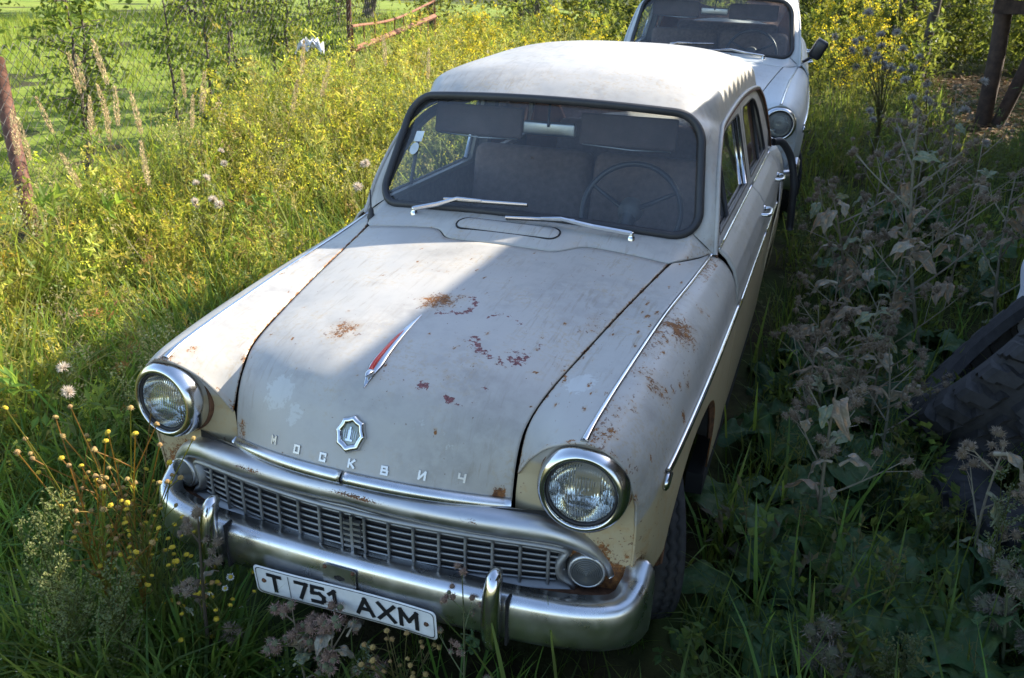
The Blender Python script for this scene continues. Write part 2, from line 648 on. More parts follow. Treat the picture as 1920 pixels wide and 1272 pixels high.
def hood_frame(u, v):
    p = hood_pt(u, np.array([v]))[0] if not np.ndim(u) else None
    e = 1e-3
    du = (hood_pt(u + e, np.array([v]))[0] - hood_pt(u - e, np.array([v]))[0])
    dv = (hood_pt(u, np.array([v + e]))[0] - hood_pt(u, np.array([v - e]))[0])
    du /= np.linalg.norm(du)
    n = np.cross(du, dv)
    n /= np.linalg.norm(n)
    up = np.cross(n, du)
    return p, du, up, n


FEN = np.array([
    [(.408, .150, .735), (.440, .135, .790), (.495, .122, .843), (.577, .108, .878), (.637, .115, .858), (.680, .130, .805), (.700, .150, .715), (.702, .165, .60), (.695, .175, .45)],
    [(.412, .205, .830), (.452, .200, .853), (.510, .180, .880), (.581, .170, .893), (.645, .175, .872), (.695, .190, .815), (.722, .210, .718), (.725, .225, .60), (.716, .235, .45)],
    [(.432, .30, .882), (.476, .30, .893), (.530, .30, .903), (.588, .30, .907), (.653, .30, .886), (.707, .30, .829), (.738, .30, .727), (.742, .30, .60), (.735, .30, .45)],
    [(.463, .50, .912), (.506, .50, .917), (.553, .50, .922), (.600, .50, .922), (.665, .50, .901), (.723, .50, .845), (.753, .50, .750), (.758, .50, .60), (.752, .50, .42)],
    [(.506, .80, .944), (.546, .80, .943), (.585, .80, .943), (.619, .80, .940), (.680, .80, .917), (.736, .80, .863), (.765, .80, .768), (.769, .80, .60), (.765, .80, .40)],
    [(.551, 1.10, .969), (.583, 1.10, .961), (.615, 1.10, .954), (.644, 1.10, .948), (.696, 1.10, .926), (.748, 1.10, .872), (.771, 1.10, .778), (.775, 1.10, .60), (.771, 1.10, .38)],
    [(.567, 1.175, .977), (.597, 1.24, .968), (.633, 1.31, .962), (.667, 1.372, .961), (.714, 1.38, .937), (.754, 1.38, .877), (.774, 1.38, .780), (.776, 1.38, .60), (.772, 1.38, .36)]])


def arch(y, yc=.72, hw=.365, top=.665, base=.30, low=.30):
    d = np.abs((np.asarray(y, float) - yc) / hw)
    z = base + (top - base) * np.clip(1 - np.clip(d, 0, 1) ** 2.6, 0, 1) ** (1 / 2.6)
    return np.where(d < 1, z, low)


def fender_grid():
    # dense stations, denser near the arch ends
    tu = np.unique(np.r_[np.linspace(0, 2, 26), np.linspace(2, 6, 70)])
    up = cr2(FEN[:, :7], tu, np.linspace(0, 6, 54))
    n = 26
    prof = cr2(FEN[:, 6:], tu, np.linspace(0, 2, 13))
    low = np.zeros((len(tu), n, 3))
    for i in range(len(tu)):
        P = prof[i]
        y0 = P[0, 1]
        zb = float(arch(y0)) if y0 > .38 else .45
        zt = P[0, 2]
        z = np.linspace(zt, zb, n)
        o = np.argsort(P[:, 2])
        zz = P[o, 2]
        low[i, :, 0] = np.interp(z, zz, P[o, 0]) - np.clip(zz[0] - z, 0, 1) * .08
        low[i, :, 1] = np.interp(z, zz, P[o, 1])
        low[i, :, 2] = z
    return np.concatenate([up, low[:, 1:]], 1), tu


# glass of the windscreen: extents in the glass plane
WA, WB, WR = .585, .208, .092


def wpt(xm, zm, back=False):
    a = np.asarray(xm, float) / WA
    b = np.asarray(zm, float) / WB
    k = 1 - a * a
    if back:
        return np.stack([a * (.565 - .03 * b), 3.43 - .12 * b + .085 * k, 1.165 + .155 * b + .02 * k], -1)
    return np.stack([a * (.588 - .030 * b), 1.49 + .11 * b - .10 * k, 1.1945 + .192 * b + k * (.038 - .006 * b)], -1)


DRIP = np.array([(.676, 1.372, .962), (.660, 1.44, 1.085), (.638, 1.535, 1.195), (.620, 1.64, 1.277), (.609, 1.73, 1.315), (.601, 1.83, 1.336)])
DRIPB = np.array([(.676, 3.56, .962), (.662, 3.50, 1.06), (.640, 3.41, 1.18), (.622, 3.31, 1.265), (.610, 3.21, 1.310), (.600, 3.12, 1.336)])
FR = np.array([.95, .84, .64, .335, 0.])
SUP = (1 - FR ** 3) ** (1 / 3)


def section(y, xe, ze, zc, dy=0.0):
    x = np.r_[1, FR] * xe
    z = ze + (zc - ze) * np.r_[0, SUP]
    yy = y + dy * (1 - np.r_[1, FR] ** 2)
    return np.stack([x, yy, z], -1)


def surround(back=False):
    """control rows from glass edge to roof section, right half columns from pillar base to centre"""
    D0 = DRIPB if back else DRIP
    sec = section(3.12, .600, 1.336, 1.500, .02) if back else section(1.83, .601, 1.336, 1.522, -.03)
    Dr = np.concatenate([D0, sec[1:]])
    c45 = WR * (1 - math.sqrt(.5))
    wx = [WA - c45, WA, WA, WA, WA - WR * .134, WA - WR * .5, WA - WR, .41, .30, .15, 0]
    wz = [-WB + c45, -WB + WR, -.02, WB - WR, WB - WR * .5, WB - WR * .134, WB, WB, WB, WB, WB]
    W = wpt(wx, wz, back)
    mid = (W + Dr) / 2
    s = 1 if back else -1
    bump = np.array([(.006, s * .006, 0)] * 4 + [(.007, s * .009, .008)] + [(.005, s * .010, .010)] + [(0, s * .010, .013)] * 5)
    mid = mid + bump
    return W, mid, Dr


def mirror_cols(C):
    """(rows, cols, 3) right half with centre last -> full width"""
    L = C[:, :-1].copy()
    L[..., 0] *= -1
    return np.concatenate([C, L[:, ::-1]], 1)


def side_x(y, z):
    zs = np.array([.20, .27, .33, .45, .60, .75, .85, .91, .955, .985])
    xs = np.array([.742, .757, .766, .773, .776, .775, .768, .752, .722, .684])
    return np.interp(z + 0 * np.asarray(y, float), zs, xs)


def side_top_x(z):
    return .682 - .247 * (np.asarray(z) - .985)


def letter_strokes(ch):
    S = {'M': [[(0, 0), (0, 1), (.5, .35), (1, 1), (1, 0)]], 'O': [[(0, 0), (0, 1), (1, 1), (1, 0), (0, 0)]],
         'C': [[(1, .75), (1, 1), (0, 1), (0, 0), (1, 0), (1, .25)]],
         'K': [[(0, 0), (0, 1)], [(0, .5), (.35, .5), (1, 1)], [(.35, .5), (1, 0)]],
         'B': [[(0, 0), (0, 1), (.85, 1), (.85, .52), (0, .52)], [(.85, .52), (1, .45), (1, 0), (0, 0)]],
         'I': [[(0, 1), (0, 0), (1, 1), (1, 0)]], 'H': [[(0, 1), (0, .45), (1, .45)], [(1, 1), (1, 0)]],
         'T': [[(0, 1), (1, 1)], [(.5, 1), (.5, 0)]], '7': [[(0, 1), (1, 1), (.35, 0)]],
         '5': [[(1, 1), (.08, 1), (0, .55), (.65, .6), (1, .4), (1, .15), (.75, 0), (0, 0)]],
         '1': [[(.2, .75), (.75, 1), (.75, 0)]], 'A': [[(0, 0), (.5, 1), (1, 0)], [(.2, .33), (.8, .33)]],
         'X': [[(0, 0), (1, 1)], [(0, 1), (1, 0)]]}
    return S[ch]


def letter_geo(ch, w, h, t, depth):
    """stroke letter in the xz plane facing -y, centred"""
    V, F = [], []
    for si, st in enumerate(letter_strokes(ch)):
        for ki, (a, b) in enumerate(zip(st[:-1], st[1:])):
            a = np.array([(a[0] - .5) * w, (a[1] - .5) * h])
            b = np.array([(b[0] - .5) * w, (b[1] - .5) * h])
            d = (b - a) / (np.linalg.norm(b - a) + 1e-9)
            n = np.array([-d[1], d[0]]) * t / 2
            a = a - d * t * .5
            b = b + d * t * .5
            q = [a - n, b - n, b + n, a + n]
            base = len(V)
            dp = depth * (1 + .04 * ki + .1 * si)
            V += [(p[0], 0, p[1]) for p in q] + [(p[0], -dp, p[1]) for p in q]
            F += [(base + 4, base + 5, base + 6, base + 7)] + [(base + i, base + (i + 1) % 4, base + 4 + (i + 1) % 4, base + 4 + i) for i in range(4)]
    return np.array(V, float), [np.array(F, np.int32)]


def frame_map(V, p, ex, ey, ez):
    """local (x, y, z) -> world with axes"""
    return np.array(p) + V[:, :1] * np.array(ex) + V[:, 1:2] * np.array(ey) + V[:, 2:] * np.array(ez)


def build_car(root, PM, weather=True):
    P = root
    ctr = (0, 2.0, .55)
    # ---------------- hood
    nu, nv = 130, 120
    us = np.linspace(-1, 1, nu)
    G = np.zeros((nu, nv, 3))
    ve = hood_v_end(us)
    for i, u in enumerate(us):
        G[i] = hood_pt(np.full(nv, u), np.linspace(.0, 1, nv) ** 1.15 * ve[i])
    V = G.reshape(-1, 3)
    edge = np.minimum(1 - np.abs(us), 1)[:, None] * np.ones(nv)
    att = {}
    if weather:
        rust = blob(V, [(-.176, .345, .95, .065, .66, 1.2), (.005, .575, .962, .07, .74, 1.1), (.06, .62, .962, .04, .6), (-.28, .95, .985, .03, .45, .5), (-.235, .955, .985, .016, .72),
                        (.184, .245, .92, .04, .42, 1.1), (-.365, .15, .69, .035, .8), (-.335, .135, .675, .03, .62), (.375, .12, .675, .028, .95),
                        (.0, .05, .705, .03, .35), (-.2, .06, .695, .03, .35), (.33, .75, .965, .02, .4), (.36, 1.05, .985, .02, .42), (.0, .7, .97, .6, .16, 1.2), (.44, .66, .93, .05, .45, 2.2), (.42, .42, .91, .03, .45, 2), (.22, .30, .93, .05, .36), (-.1, .8, .985, .05, .33), (-.33, .5, .94, .04, .36), (.05, .16, .89, .1, .26)])
        cr_g = np.random.default_rng(5)
        chips = [(cr_g.uniform(-.45, .48), cr_g.uniform(.12, 1.1), 0, cr_g.uniform(.004, .009), cr_g.uniform(.62, .9), cr_g.uniform(.5, 2.2)) for _ in range(70)]
        rust = np.maximum(rust, blob(V * [1, 1, 0], chips))
        rust = np.maximum(rust, (.62 * np.clip(1 - edge / .03, 0, 1) * np.clip(.3 + G[:, :, 1], 0, 1)).ravel())
        peel = blob(V, [(.142, .19, .90, .024, .85, .7), (.222, .18, .897, .032, .85, .5), (.272, .195, .90, .02, .8, .6), (.03, .50, .955, .022, .6), (.29, .24, .905, .018, .75, .6), (.24, .37, .94, .05, .62, .35), (.33, .40, .94, .035, .66, .9),
                        (.09, .60, .96, .02, .55), (.335, .95, .975, .02, .45), (.1, .22, .91, .012, .55)])
        peel = np.maximum(peel, ring(V, .055, .575, .062, .016, .72, -110, 70))
        peel = np.maximum(peel, ring(V, .265, .44, .085, .034 + .02 * np.sin(V[:, 0] * 47), .60 + .14 * np.sin(V[:, 0] * 61 + V[:, 1] * 35), -170, 30))
        peel = np.maximum(peel, ring(V, .225, .52, .05, .010, .66, 20, 175))
        peel = np.maximum(peel, ring(V, .395, .985, .02, .004, .55))
        peel = peel - blob(V, [(-.25, .13, .86, .07, .8, .7), (-.18, .10, .80, .05, .6, .7), (.25, .10, .82, .06, .55, .7), (.17, .12, .85, .04, .5)]) * (peel < .1)
        att = {'rust': rust, 'peel': peel}
    hood = sheet('hood', G, PM, P, ctr, .006, att)
    # front lip moulding in two halves, meeting in a point at the centre
    for s in (-1, 1):
        path = []
        for u in np.linspace(.012, .985, 26):
            path.append(hood_pt(s * u, np.array([.02]))[0])
        pr = [(-.004, -.004), (-.016, -.008), (-.021, .000), (-.018, .014), (-.006, .022), (.002, .020), (.002, -.004)]
        pr = np.array(pr) * [1 if s > 0 else -1, 1]
        path = np.array(path)
        path[:, 2] -= .012
        o = sweep('hood_lip', path, pr * [-1, 1], MAT['chrome'], hood)
    # lettering
    for ch, x in zip('MOCKBIH', (-.232, -.150, -.068, .014, .102, .194, .285)):
        p, du, up_, n = hood_find(x, .728 - abs(x) * .02)
        if n[1] > 0:
            n = -n
        if up_[2] < 0:
            up_ = -up_
        V, F = letter_geo(ch, .0145, .0175, .0052, .005)
        V = frame_map(V, p - n * .002, du, -n, up_)
        mk('letter', V, F, MAT['alu'], hood, False)
    # emblem: scalloped chrome shield with a grey enamel field
    p, du, up_, n = hood_find(0, .792)
    n = -n if n[1] > 0 else n
    up_ = -up_ if up_[2] < 0 else up_
    m = 96
    a = np.linspace(0, 2 * np.pi, m, endpoint=False)
    scal = 1.04 - .12 * np.abs(np.sin(a * 4 + .3)) ** .8 - .05 * np.sin(a)
    rows = []
    for rr, hh in ((1.0, .0), (1.0, .009), (.93, .016), (.80, .019), (.62, .015), (.58, .011)):
        rows.append(np.stack([(.041) * rr * scal * np.cos(a), -hh * np.ones(m), .047 * rr * scal * np.sin(a)], -1))
    V = np.concatenate(rows)
    em = mk('emblem', frame_map(V, p - n * .002, du, -n, up_), [gridf(6, m, 0, False, True)], MAT['bright'], hood)
    V = np.concatenate([rows[-1] + [0, .001, 0], [[0, -.012, 0]]])
    F = np.stack([np.arange(m), (np.arange(m) + 1) % m, np.full(m, m)], -1)
    mk('enamel_field', frame_map(V, p - n * .002, du, -n, up_), [F], simple_once('emblem_enamel', (.25, .28, .25), .25), em)
    # tower relief and rays
    bl = [(-.0035, .0035, -.016, -.010, -.016, .008), (-.0022, .0022, -.016, -.010, .008, .016), (-.009, .009, -.015, -.010, -.019, -.014)]
    for k in range(-3, 4):
        if k:
            bl.append((k * .0055 - .0004, k * .0055 + .0004, -.0135, -.010, -.013, .012 - abs(k) * .002))
    V, F = boxes(bl)
    mk('tower_relief', frame_map(V, p - n * .002, du, -n, up_), F, MAT['bright'], em, False)
    # hood ornament: chrome dart with a red fin
    def hz(y, x=0):
        vs = np.linspace(0, 7, 700)
        pp = hood_pt(np.full_like(vs, x / .5), vs)
        return np.interp(y, pp[:, 1], pp[:, 2])
    ys = np.linspace(.150, .475, 28)
    t = (ys - ys[0]) / (ys[-1] - ys[0])
    w = .019 * np.interp(t, [0, .08, .2, .6, 1], [.1, .55, 1, .55, .08])
    h = .013 * np.interp(t, [0, .1, .3, 1], [.3, .9, 1, .25])
    z0 = hz(ys)
    ring_ = [(-1, -.2), (-1, .35), (-.55, .75), (0, .45), (.55, .75), (1, .35), (1, -.2)]
    V = np.stack([np.stack([w * q[0], ys, z0 + h * q[1]], -1) for q in ring_], 1)
    orn = mk('hood_ornament', V.reshape(-1, 3), [orient(V, gridf(28, 7), (0, .3, .9)), np.arange(7)[None]], MAT['bright'], hood)
    yf = np.linspace(.185, .40, 16)
    tf = (yf - yf[0]) / (yf[-1] - yf[0])
    hf = .015 * np.interp(tf, [0, .12, 1], [.75, 1, .22])
    wf = .0048 * np.interp(tf, [0, 1], [1, .35])
    zf = hz(yf)
    V = np.stack([np.stack([sx * wf - .004, yf, zf + hf * zz], -1) for sx, zz in ((-1, .1), (-.8, 1), (.8, 1), (1, .1))], 1)
    mk('red_fin', V.reshape(-1, 3), [orient(V, gridf(16, 4), (-.004, .3, .93)), np.arange(4)[None]], MAT['red'], orn)
    V, F = lathe([(0.0005, -.02), (.007, -.012), (.0105, 0), (.0095, .009), (.004, .018)], 14, 'y')
    mk('teardrop', V * [1, 1, .9] + [.002, .176, float(hz(.176)) + .013], [F], MAT['bright'], orn)

    # ---------------- fenders
    FG, tu = fender_grid()
    for s in (1, -1):
        V = FG.reshape(-1, 3) * [s, 1, 1]
        W = FG.reshape(-1, 3)
        ncol = FG.shape[1]
        tz = FG[:, 53, 2]
        zt = np.where(FG[:, 53, 1] > .29, tz - .006, .655 + np.clip((FG[:, 53, 1] - .15) / .14, 0, 1) * .072)
        cream = np.clip((zt[:, None] - FG[:, :, 2]) * 90 + .5, 0, 1).ravel()
        att = {}
        if weather:
            sp = [(.665, .76, .905, .075, .72, 1.3), (.632, .46, .89, .05, .62), (.668, .43, .865, .055, .68), (.62, .6, .9, .35, .24, 1.5), (.72, .6, .85, .03, .5, 1.5), (.625, .18, .875, .028, .62),
                  (.683, .15, .81, .03, .5), (.665, .66, .89, .045, .42), (.52, .62, .925, .05, .35), (.49, .66, .93, .03, .45), (.64, 1.0, .945, .045, .5, 1.5),
                  (.70, .95, .92, .03, .55), (.71, .18, .55, .09, .42), (.72, .25, .62, .07, .38), (.70, .2, .48, .06, .85), (.735, .36, .60, .05, .35)] if s > 0 else \
                 [(.535, .175, .885, .04, .5), (.577, .11, .878, .035, .7), (.42, .24, .85, .02, .75), (.62, .5, .915, .03, .4), (.71, .2, .5, .06, .7), (.60, .12, .87, .03, .6)]
            rust = blob(W, sp)
            cr_g = np.random.default_rng(8 + s)
            chips = [(cr_g.uniform(.44, .75), cr_g.uniform(.15, 1.3), 0, cr_g.uniform(.004, .009), cr_g.uniform(.62, .85), cr_g.uniform(.6, 3.2)) for _ in range(90 if s > 0 else 25)]
            rust = np.maximum(rust, blob(W * [1, 1, 0], chips) * (W[:, 2] > .70))
            # seam along hood edge and along the crown strip
            cols = np.arange(ncol)[None] * np.ones((len(tu), 1))
            e1 = np.clip(1 - cols / 2.2, 0, 1) * .66
            e2 = np.where((cols > 26) & (cols < 34), (.44 if s > 0 else .24) + .14 * np.sin(FG[:, :, 1] * 11), 0)
            e3 = np.where(np.arange(len(tu))[:, None] < 3, .42 + .12 * np.sin(cols * .9), 0) * (cols < 55)
            low_ = np.clip((.62 - FG[:, :, 2]) / .25, 0, 1) * .30
            rust = np.maximum.reduce([rust, e1.ravel(), e2.ravel(), e3.ravel(), low_.ravel()])
            rust = np.maximum(rust, (np.clip(1 - (ncol - 1 - cols) / 1.6, 0, 1) * .9).ravel())
            peel = -blob(W, [(.50, .345, .91, .055, .75, 1.2)]) if s > 0 else np.zeros(len(W))
            att = {'rust': rust, 'peel': peel, 'cream': cream}
        f = mk('front_fender', V, [orient(V, gridf(*FG.shape[:2]), (s * .35, .7, .5))], PM, P, True, att, .005)
        # crown strip
        tt = np.linspace(.06, 6, 60)
        path = cr2(FEN, tt, np.array([3.0]))[:, 0] * [s, 1, 1]
        path[:, 2] += .001
        sc = np.interp(tt, [0, 1.2, 6], [1.35, 1.0, .85])
        sweep('crown_strip', path, [(-.0075, -.002), (-.0065, .003), (-.002, .0055), (.002, .0055), (.0065, .003), (.0075, -.002)], MAT['bright'], f, scale=sc)
        # wheel arch lip
        ya = np.linspace(.362, 1.075, 50)
        za = arch(ya)
        xa = np.interp(ya, [.3, .5, .8, 1.1], [.742, .757, .769, .774])
        inner = np.stack([np.stack([s * xa - s * .002, ya, za], -1), np.stack([s * xa - s * .012, ya + (ya - .72) * -.02, za - .012], -1), np.stack([s * xa - s * .020, ya, za - .012], -1)], 1)
        sheet('arch_lip', inner, MAT['rust'], f, (s * .7, .72, .9), .004)
        inner = np.stack([np.stack([s * xa - s * .020, ya, za - .010], -1), np.stack([s * xa - s * .30, ya, za + .03], -1)], 1)
        sheet('wheel_well', inner, MAT['dark'], f, (s * .7, .72, .9), .004)
        # side trim with a hooked front end
        path = cr2(FEN, np.linspace(1.98, 6, 40), np.array([6.0]))[:, 0] * [s, 1, 1]
        path[:, 0] += s * .004
        sweep('side_trim', path, [(-.008, -.009), (-.008, .009), (.0, .011), (.006, .006), (.006, -.006), (.0, -.011)], MAT['bright'], f)
        p0 = path[0]
        hook = [p0 + [0, .03, 0], p0 + [s * .002, 0, -.004], p0 + [s * .002, -.016, -.014], p0 + [0, -.014, -.030], p0 + [0, .010, -.037], p0 + [-s * .002, .065, -.036]]
        tube('trim_hook', cr(hook, np.linspace(0, 5, 24)), .0085, MAT['bright'], f, 8)
        # nose wall behind the lamp, cream
        b = [FG[0, j] for j in range(0, ncol, 1)]
        bot = [(.69, .172, .43), (.60, .16, .43), (.5, .15, .43), (.405, .14, .43), (.402, .142, .50), (.403, .146, .60), (.404, .148, .68)]
        loop = resample(np.array(list(b) + bot), 150, True)
        c = np.array([.583, .136, .76])
        rows = []
        for q in np.linspace(1, 0.02, 22):
            r_ = c + (loop - c) * q
            r_[:, 1] = loop[:, 1] * q ** 2 + (1 - q ** 2) * (.138 + .03 * np.clip(.70 - r_[:, 2], 0, 1))
            r_[:, 1] += .006
            rows.append(r_)
        V = np.concatenate(rows) * [s, 1, 1]
        W = V * [s, 1, 1]
        att = {'cream': np.clip((.786 - W[:, 2]) * 90, 0, 1)}
        if weather:
            att['rust'] = np.maximum.reduce([blob(W, [(.58, .13, .635, .045, .55), (.45, .14, .62, .03, .6), (.69, .17, .58, .06, .5), (.66, .16, .47, .07, .9), (.60, .15, .50, .085, .95), (.42, .14, .70, .02, .6)]),
                                             np.clip((.60 - W[:, 2]) / .2, 0, 1) * .6])
        mk('nose_panel', V, [orient(V, gridf(22, 150, 0, False, True), (s * .58, 1, .7))], PM, P, True, att)
        # ---------------- headlight
        q0 = np.array([s * .583, .094, .76])
        h = rot_z(s * R(4)) @ rot_x(R(-3))
        hl = thingless('headlight', P)
        lathe_obj('bezel', [(.1075, .066), (.1085, .030), (.107, .008), (.102, -.006), (.094, -.014), (.087, -.0155), (.0845, -.012), (.0835, -.004), (.082, .0)], MAT['bright'], hl, q0, 72, rot=h)
        lathe_obj('rubber_ring', [(.083, .002), (.0825, -.006), (.080, -.0085), (.0775, -.006), (.077, .004)], MAT['rubber'], hl, q0, 64, rot=h)
        lathe_obj('reflector', [(.0775, .0), (.070, .018), (.055, .038), (.035, .052), (.012, .06), (.0005, .061)], reflector_once(), hl, q0, 48, outward=False, rot=h)
        lathe_obj('bulb', [(.0005, .012), (.006, .016), (.0085, .024), (.008, .034), (.014, .040), (.015, .055)], MAT['alu'], hl, q0, 16, rot=h)
        pr = [(.0785 * math.sin(a_), -.030 * math.cos(a_) + .006) for a_ in np.linspace(0.01, math.pi / 2, 14)][::-1]
        lathe_obj('lens', pr, lens_once(), hl, q0, 64, rot=h)
        # dark seal round the lamp
        lathe_obj('lamp_seal', [(.112, .072), (.1115, .052), (.109, .048), (.106, .052)], MAT['rust'], hl, q0, 56, rot=h)
        # ---------------- turn signal
        q1 = np.array([s * .594, .150, .508])
        ts = thingless('turn_signal', P)
        h1 = rot_z(s * R(10)) @ rot_x(R(-2))
        lathe_obj('ring', [(.048, .045), (.048, .0), (.0465, -.012), (.042, -.018), (.039, -.015)], MAT['alu'], ts, q1, 48, rot=h1)
        pr = [(.0405, -.012)]
        for k in range(9):
            r_ = .038 - k * .0042
            pr += [(r_, -.017 - k * .0012), (r_ - .0030, -.0205 - k * .0012), (r_ - .0036, -.0165 - k * .0012)]
        pr.append((.0004, -.030))
        lathe_obj('lens', pr, sig_once(), ts, q1, 44, rot=h1)

    # ---------------- cowl, between hood and windscreen
    wl_ = []
    us2 = np.linspace(-1, 1, 91)
    front = np.array([hood_pt(u, np.array([hood_v_end(np.array([u]))[0]]))[0] for u in us2])
    front[:, 1] += .007
    c45 = WR * (1 - math.sqrt(.5))
    # outward ends follow the fender joint
    ends = cr(FEN[6, :4], np.linspace(.25, 3, 12)) + [-.002, .006, .002]
    endl = ends * [-1, 1, 1]
    fr = np.concatenate([endl[::-1], front, ends])
    xs = np.linspace(-WA + WR, WA - WR, 91)
    arc = np.array([(WA - WR + WR * math.sin(a_), -WB + WR - WR * math.cos(a_)) for a_ in np.linspace(.06, math.pi / 4, 5)])
    back = wpt(xs, np.full(91, -WB))
    bR = wpt(arc[:, 0], arc[:, 1])
    tail = np.array([bR[-1] + (np.array([.676, 1.372, .962]) - bR[-1]) * k for k in np.linspace(0.14, 1, 7)])
    br = np.concatenate([(np.concatenate([bR, tail]) * [-1, 1, 1])[::-1], back, bR, tail])
    G = []
    for q in np.linspace(0, 1, 16):
        g = fr + (br - fr) * q
        g[:, 2] += .010 * math.sin(math.pi * q) * np.clip(1.2 - np.abs(g[:, 0]) / .55, 0, 1)
        G.append(g)
    G = np.array(G)
    att = {'rust': blob(G.reshape(-1, 3), [(.60, 1.27, .965, .02, .6), (.655, 1.36, .962, .03, .6), (.62, 1.30, .965, .03, .45), (-.3, 1.17, .985, .02, .7), (.1, 1.12, 1.0, .02, .5)])} if weather else {}
    cowl = sheet('cowl', G, PM, P, (0, 1.2, .5), .004, att)
    # vent flap, slightly proud with a dark slot round it
    outl = rrect(.185, .034, .033, 8)
    def cowl_map(x, y):
        yc = 1.175
        k = np.clip((y + yc - 1.09) / .16, 0, 1)
        zz = np.interp(y + yc, [1.06, 1.13, 1.18, 1.26], [1.000, 1.018, 1.031, 1.047]) - .10 * (x - .0) ** 2
        return np.stack([x - .01, y + yc, zz], -1)
    o2 = np.array(outl)
    rows = []
    for q, dz in ((1.06, .0015), (1.0, .0035), (.97, .006), (.6, .0075), (.02, .008)):
        pnt = cowl_map(o2[:, 0] * (q if q < 1.05 else 1.012), o2[:, 1] * q)
        pnt[:, 2] += dz
        rows.append(pnt)
    V = np.concatenate(rows)
    mk('vent_flap', V, [orient(V, gridf(5, len(o2), 0, False, True), (0, 1.2, .5))], PM, cowl)
    tube('vent_slot', cowl_map(o2[:, 0] * 1.02, o2[:, 1] * 1.1) + [0, 0, .002], .0035, MAT['dark'], cowl, 6, True)

    # ---------------- roof with pillars
    W, mid, Dr = surround(False)
    nxt = np.concatenate([(2 * Dr - mid)[:5], section(2.15, .594, 1.352, 1.545)])
    C = mirror_cols(np.stack([W, mid, Dr, nxt]))
    nc = C.shape[1]
    tcol = np.linspace(0, nc - 1, 141)
    S1 = cr2(C, np.linspace(0, 2, 22), tcol)
    rowsR = [mid[5:], Dr[5:], section(2.15, .594, 1.352, 1.545), section(2.5, .590, 1.360, 1.557), section(2.85, .590, 1.352, 1.542)]
    Wb, midb, Drb = surround(True)
    rowsR += [Drb[5:], midb[5:]]
    CR = mirror_cols(np.stack(rowsR))
    S2 = cr2(CR, np.linspace(1, 5, 56), np.linspace(0, CR.shape[1] - 1, 91))
    nxb = np.concatenate([(2 * Drb - midb)[:5], section(2.85, .590, 1.352, 1.542)])
    CB = mirror_cols(np.stack([Wb, midb, Drb, nxb]))
    S3 = cr2(CB, np.linspace(0, 2, 18), tcol)
    V = np.concatenate([S1.reshape(-1, 3), S2.reshape(-1, 3), S3.reshape(-1, 3)])
    F1 = orient(S1, gridf(*S1.shape[:2]), (0, 2.3, 1.0))
    n1 = S1.shape[0] * S1.shape[1]
    n2 = S2.shape[0] * S2.shape[1]
    F2 = orient(S2, gridf(*S2.shape[:2]), (0, 2.3, 1.0)) + n1
    F3 = orient(S3, gridf(*S3.shape[:2]), (0, 2.3, 1.0)) + n1 + n2
    att = {}
    if weather:
        rust = blob(V, [(.0, 2.3, 1.55, .8, .20), (.05, 2.7, 1.557, .12, .42), (-.2, 2.2, 1.53, .08, .36), (.33, 2.05, 1.49, .03, .55), (-.35, 1.9, 1.48, .05, .36), (.25, 2.1, 1.52, .02, .42), (.62, 1.45, 1.06, .025, .75), (.655, 1.40, 1.0, .03, .5)])
        rust = np.maximum(rust, np.clip(1 - np.abs(V[:, 2] - np.interp(V[:, 1], DRIP[:, 1], DRIP[:, 2])) / .02, 0, 1) * (V[:, 1] < 1.8) * .40)
        att = {'rust': rust}
    roof = mk('roof', V, [F1, F2, F3], PM, P, True, att)
    weld(roof, .0008)
    for s in (1, -1):
        mids = np.array([(.594, 2.15, 1.352), (.590, 2.5, 1.360), (.590, 2.85, 1.352)])
        path = cr(np.concatenate([DRIP, mids, DRIPB[::-1]]), np.linspace(0, 14, 90)) * [s, 1, 1]
        path[:, 0] += s * .004
        tube('drip_rail', path, .0085, PM, roof, 6)
        path[:, 0] += s * .004
        path[:, 2] -= .010
        tube('door_seal', path, .006, MAT['rust'], roof, 6)
    # headliner just under the roof
    V = S2.reshape(-1, 3) - [0, 0, .022]
    mk('headliner', V * [.97, 1, 1], [gridf(*S2.shape[:2])], MAT['visor'], P)

    # ---------------- windscreen and rear window
    for back in (False, True):
        out = resample(rrect(WA - .012, WB - .012, WR - .010, 12), 200, True)
        ctrp = out.mean(0)
        rows = [wpt(out[:, 0] * q, out[:, 1] * q, back) for q in (1.0, .85, .7, .5, .3, .1, .01)]
        V = np.concatenate(rows)
        g = mk('rear_window' if back else 'windscreen', V, [orient(V, gridf(7, len(out), 0, False, True), (0, 2.3, 1.1))], MAT['sideglass' if back else 'glass'], P)
        o = resample(rrect(WA, WB, WR, 12), 220, True)
        path = wpt(o[:, 0], o[:, 1], back) + [0, .008 if back else -.008, .006]
        V, F = tube_geo(path, .0148, 10, True)
        gk = mk('gasket', V, F, MAT['rubber'], g)
        if not back and weather:
            q = wpt(np.array([-.52, -.52, -.48, -.48]), np.array([.035, .075, .075, .035])) + [0, -.004, 0.001]
            mk('sticker', q, [np.array([[0, 1, 2, 3]])], MAT['sticker'], g, False)
            a = np.linspace(0, 2 * np.pi, 20, endpoint=False)
            q = wpt(-.505 + .021 * np.cos(a), .008 + .023 * np.sin(a)) + [0, -.004, .001]
            mk('round_sticker', q, [np.arange(20)[None]], MAT['sticker'], g, False)

    # ---------------- doors and rear flanks
    zb_c = np.array([.25, .45, .60, .70, .76, .85, .985])
    yb_c = np.array([2.66, 2.70, 2.79, 2.93, 3.10, 3.25, 3.32])
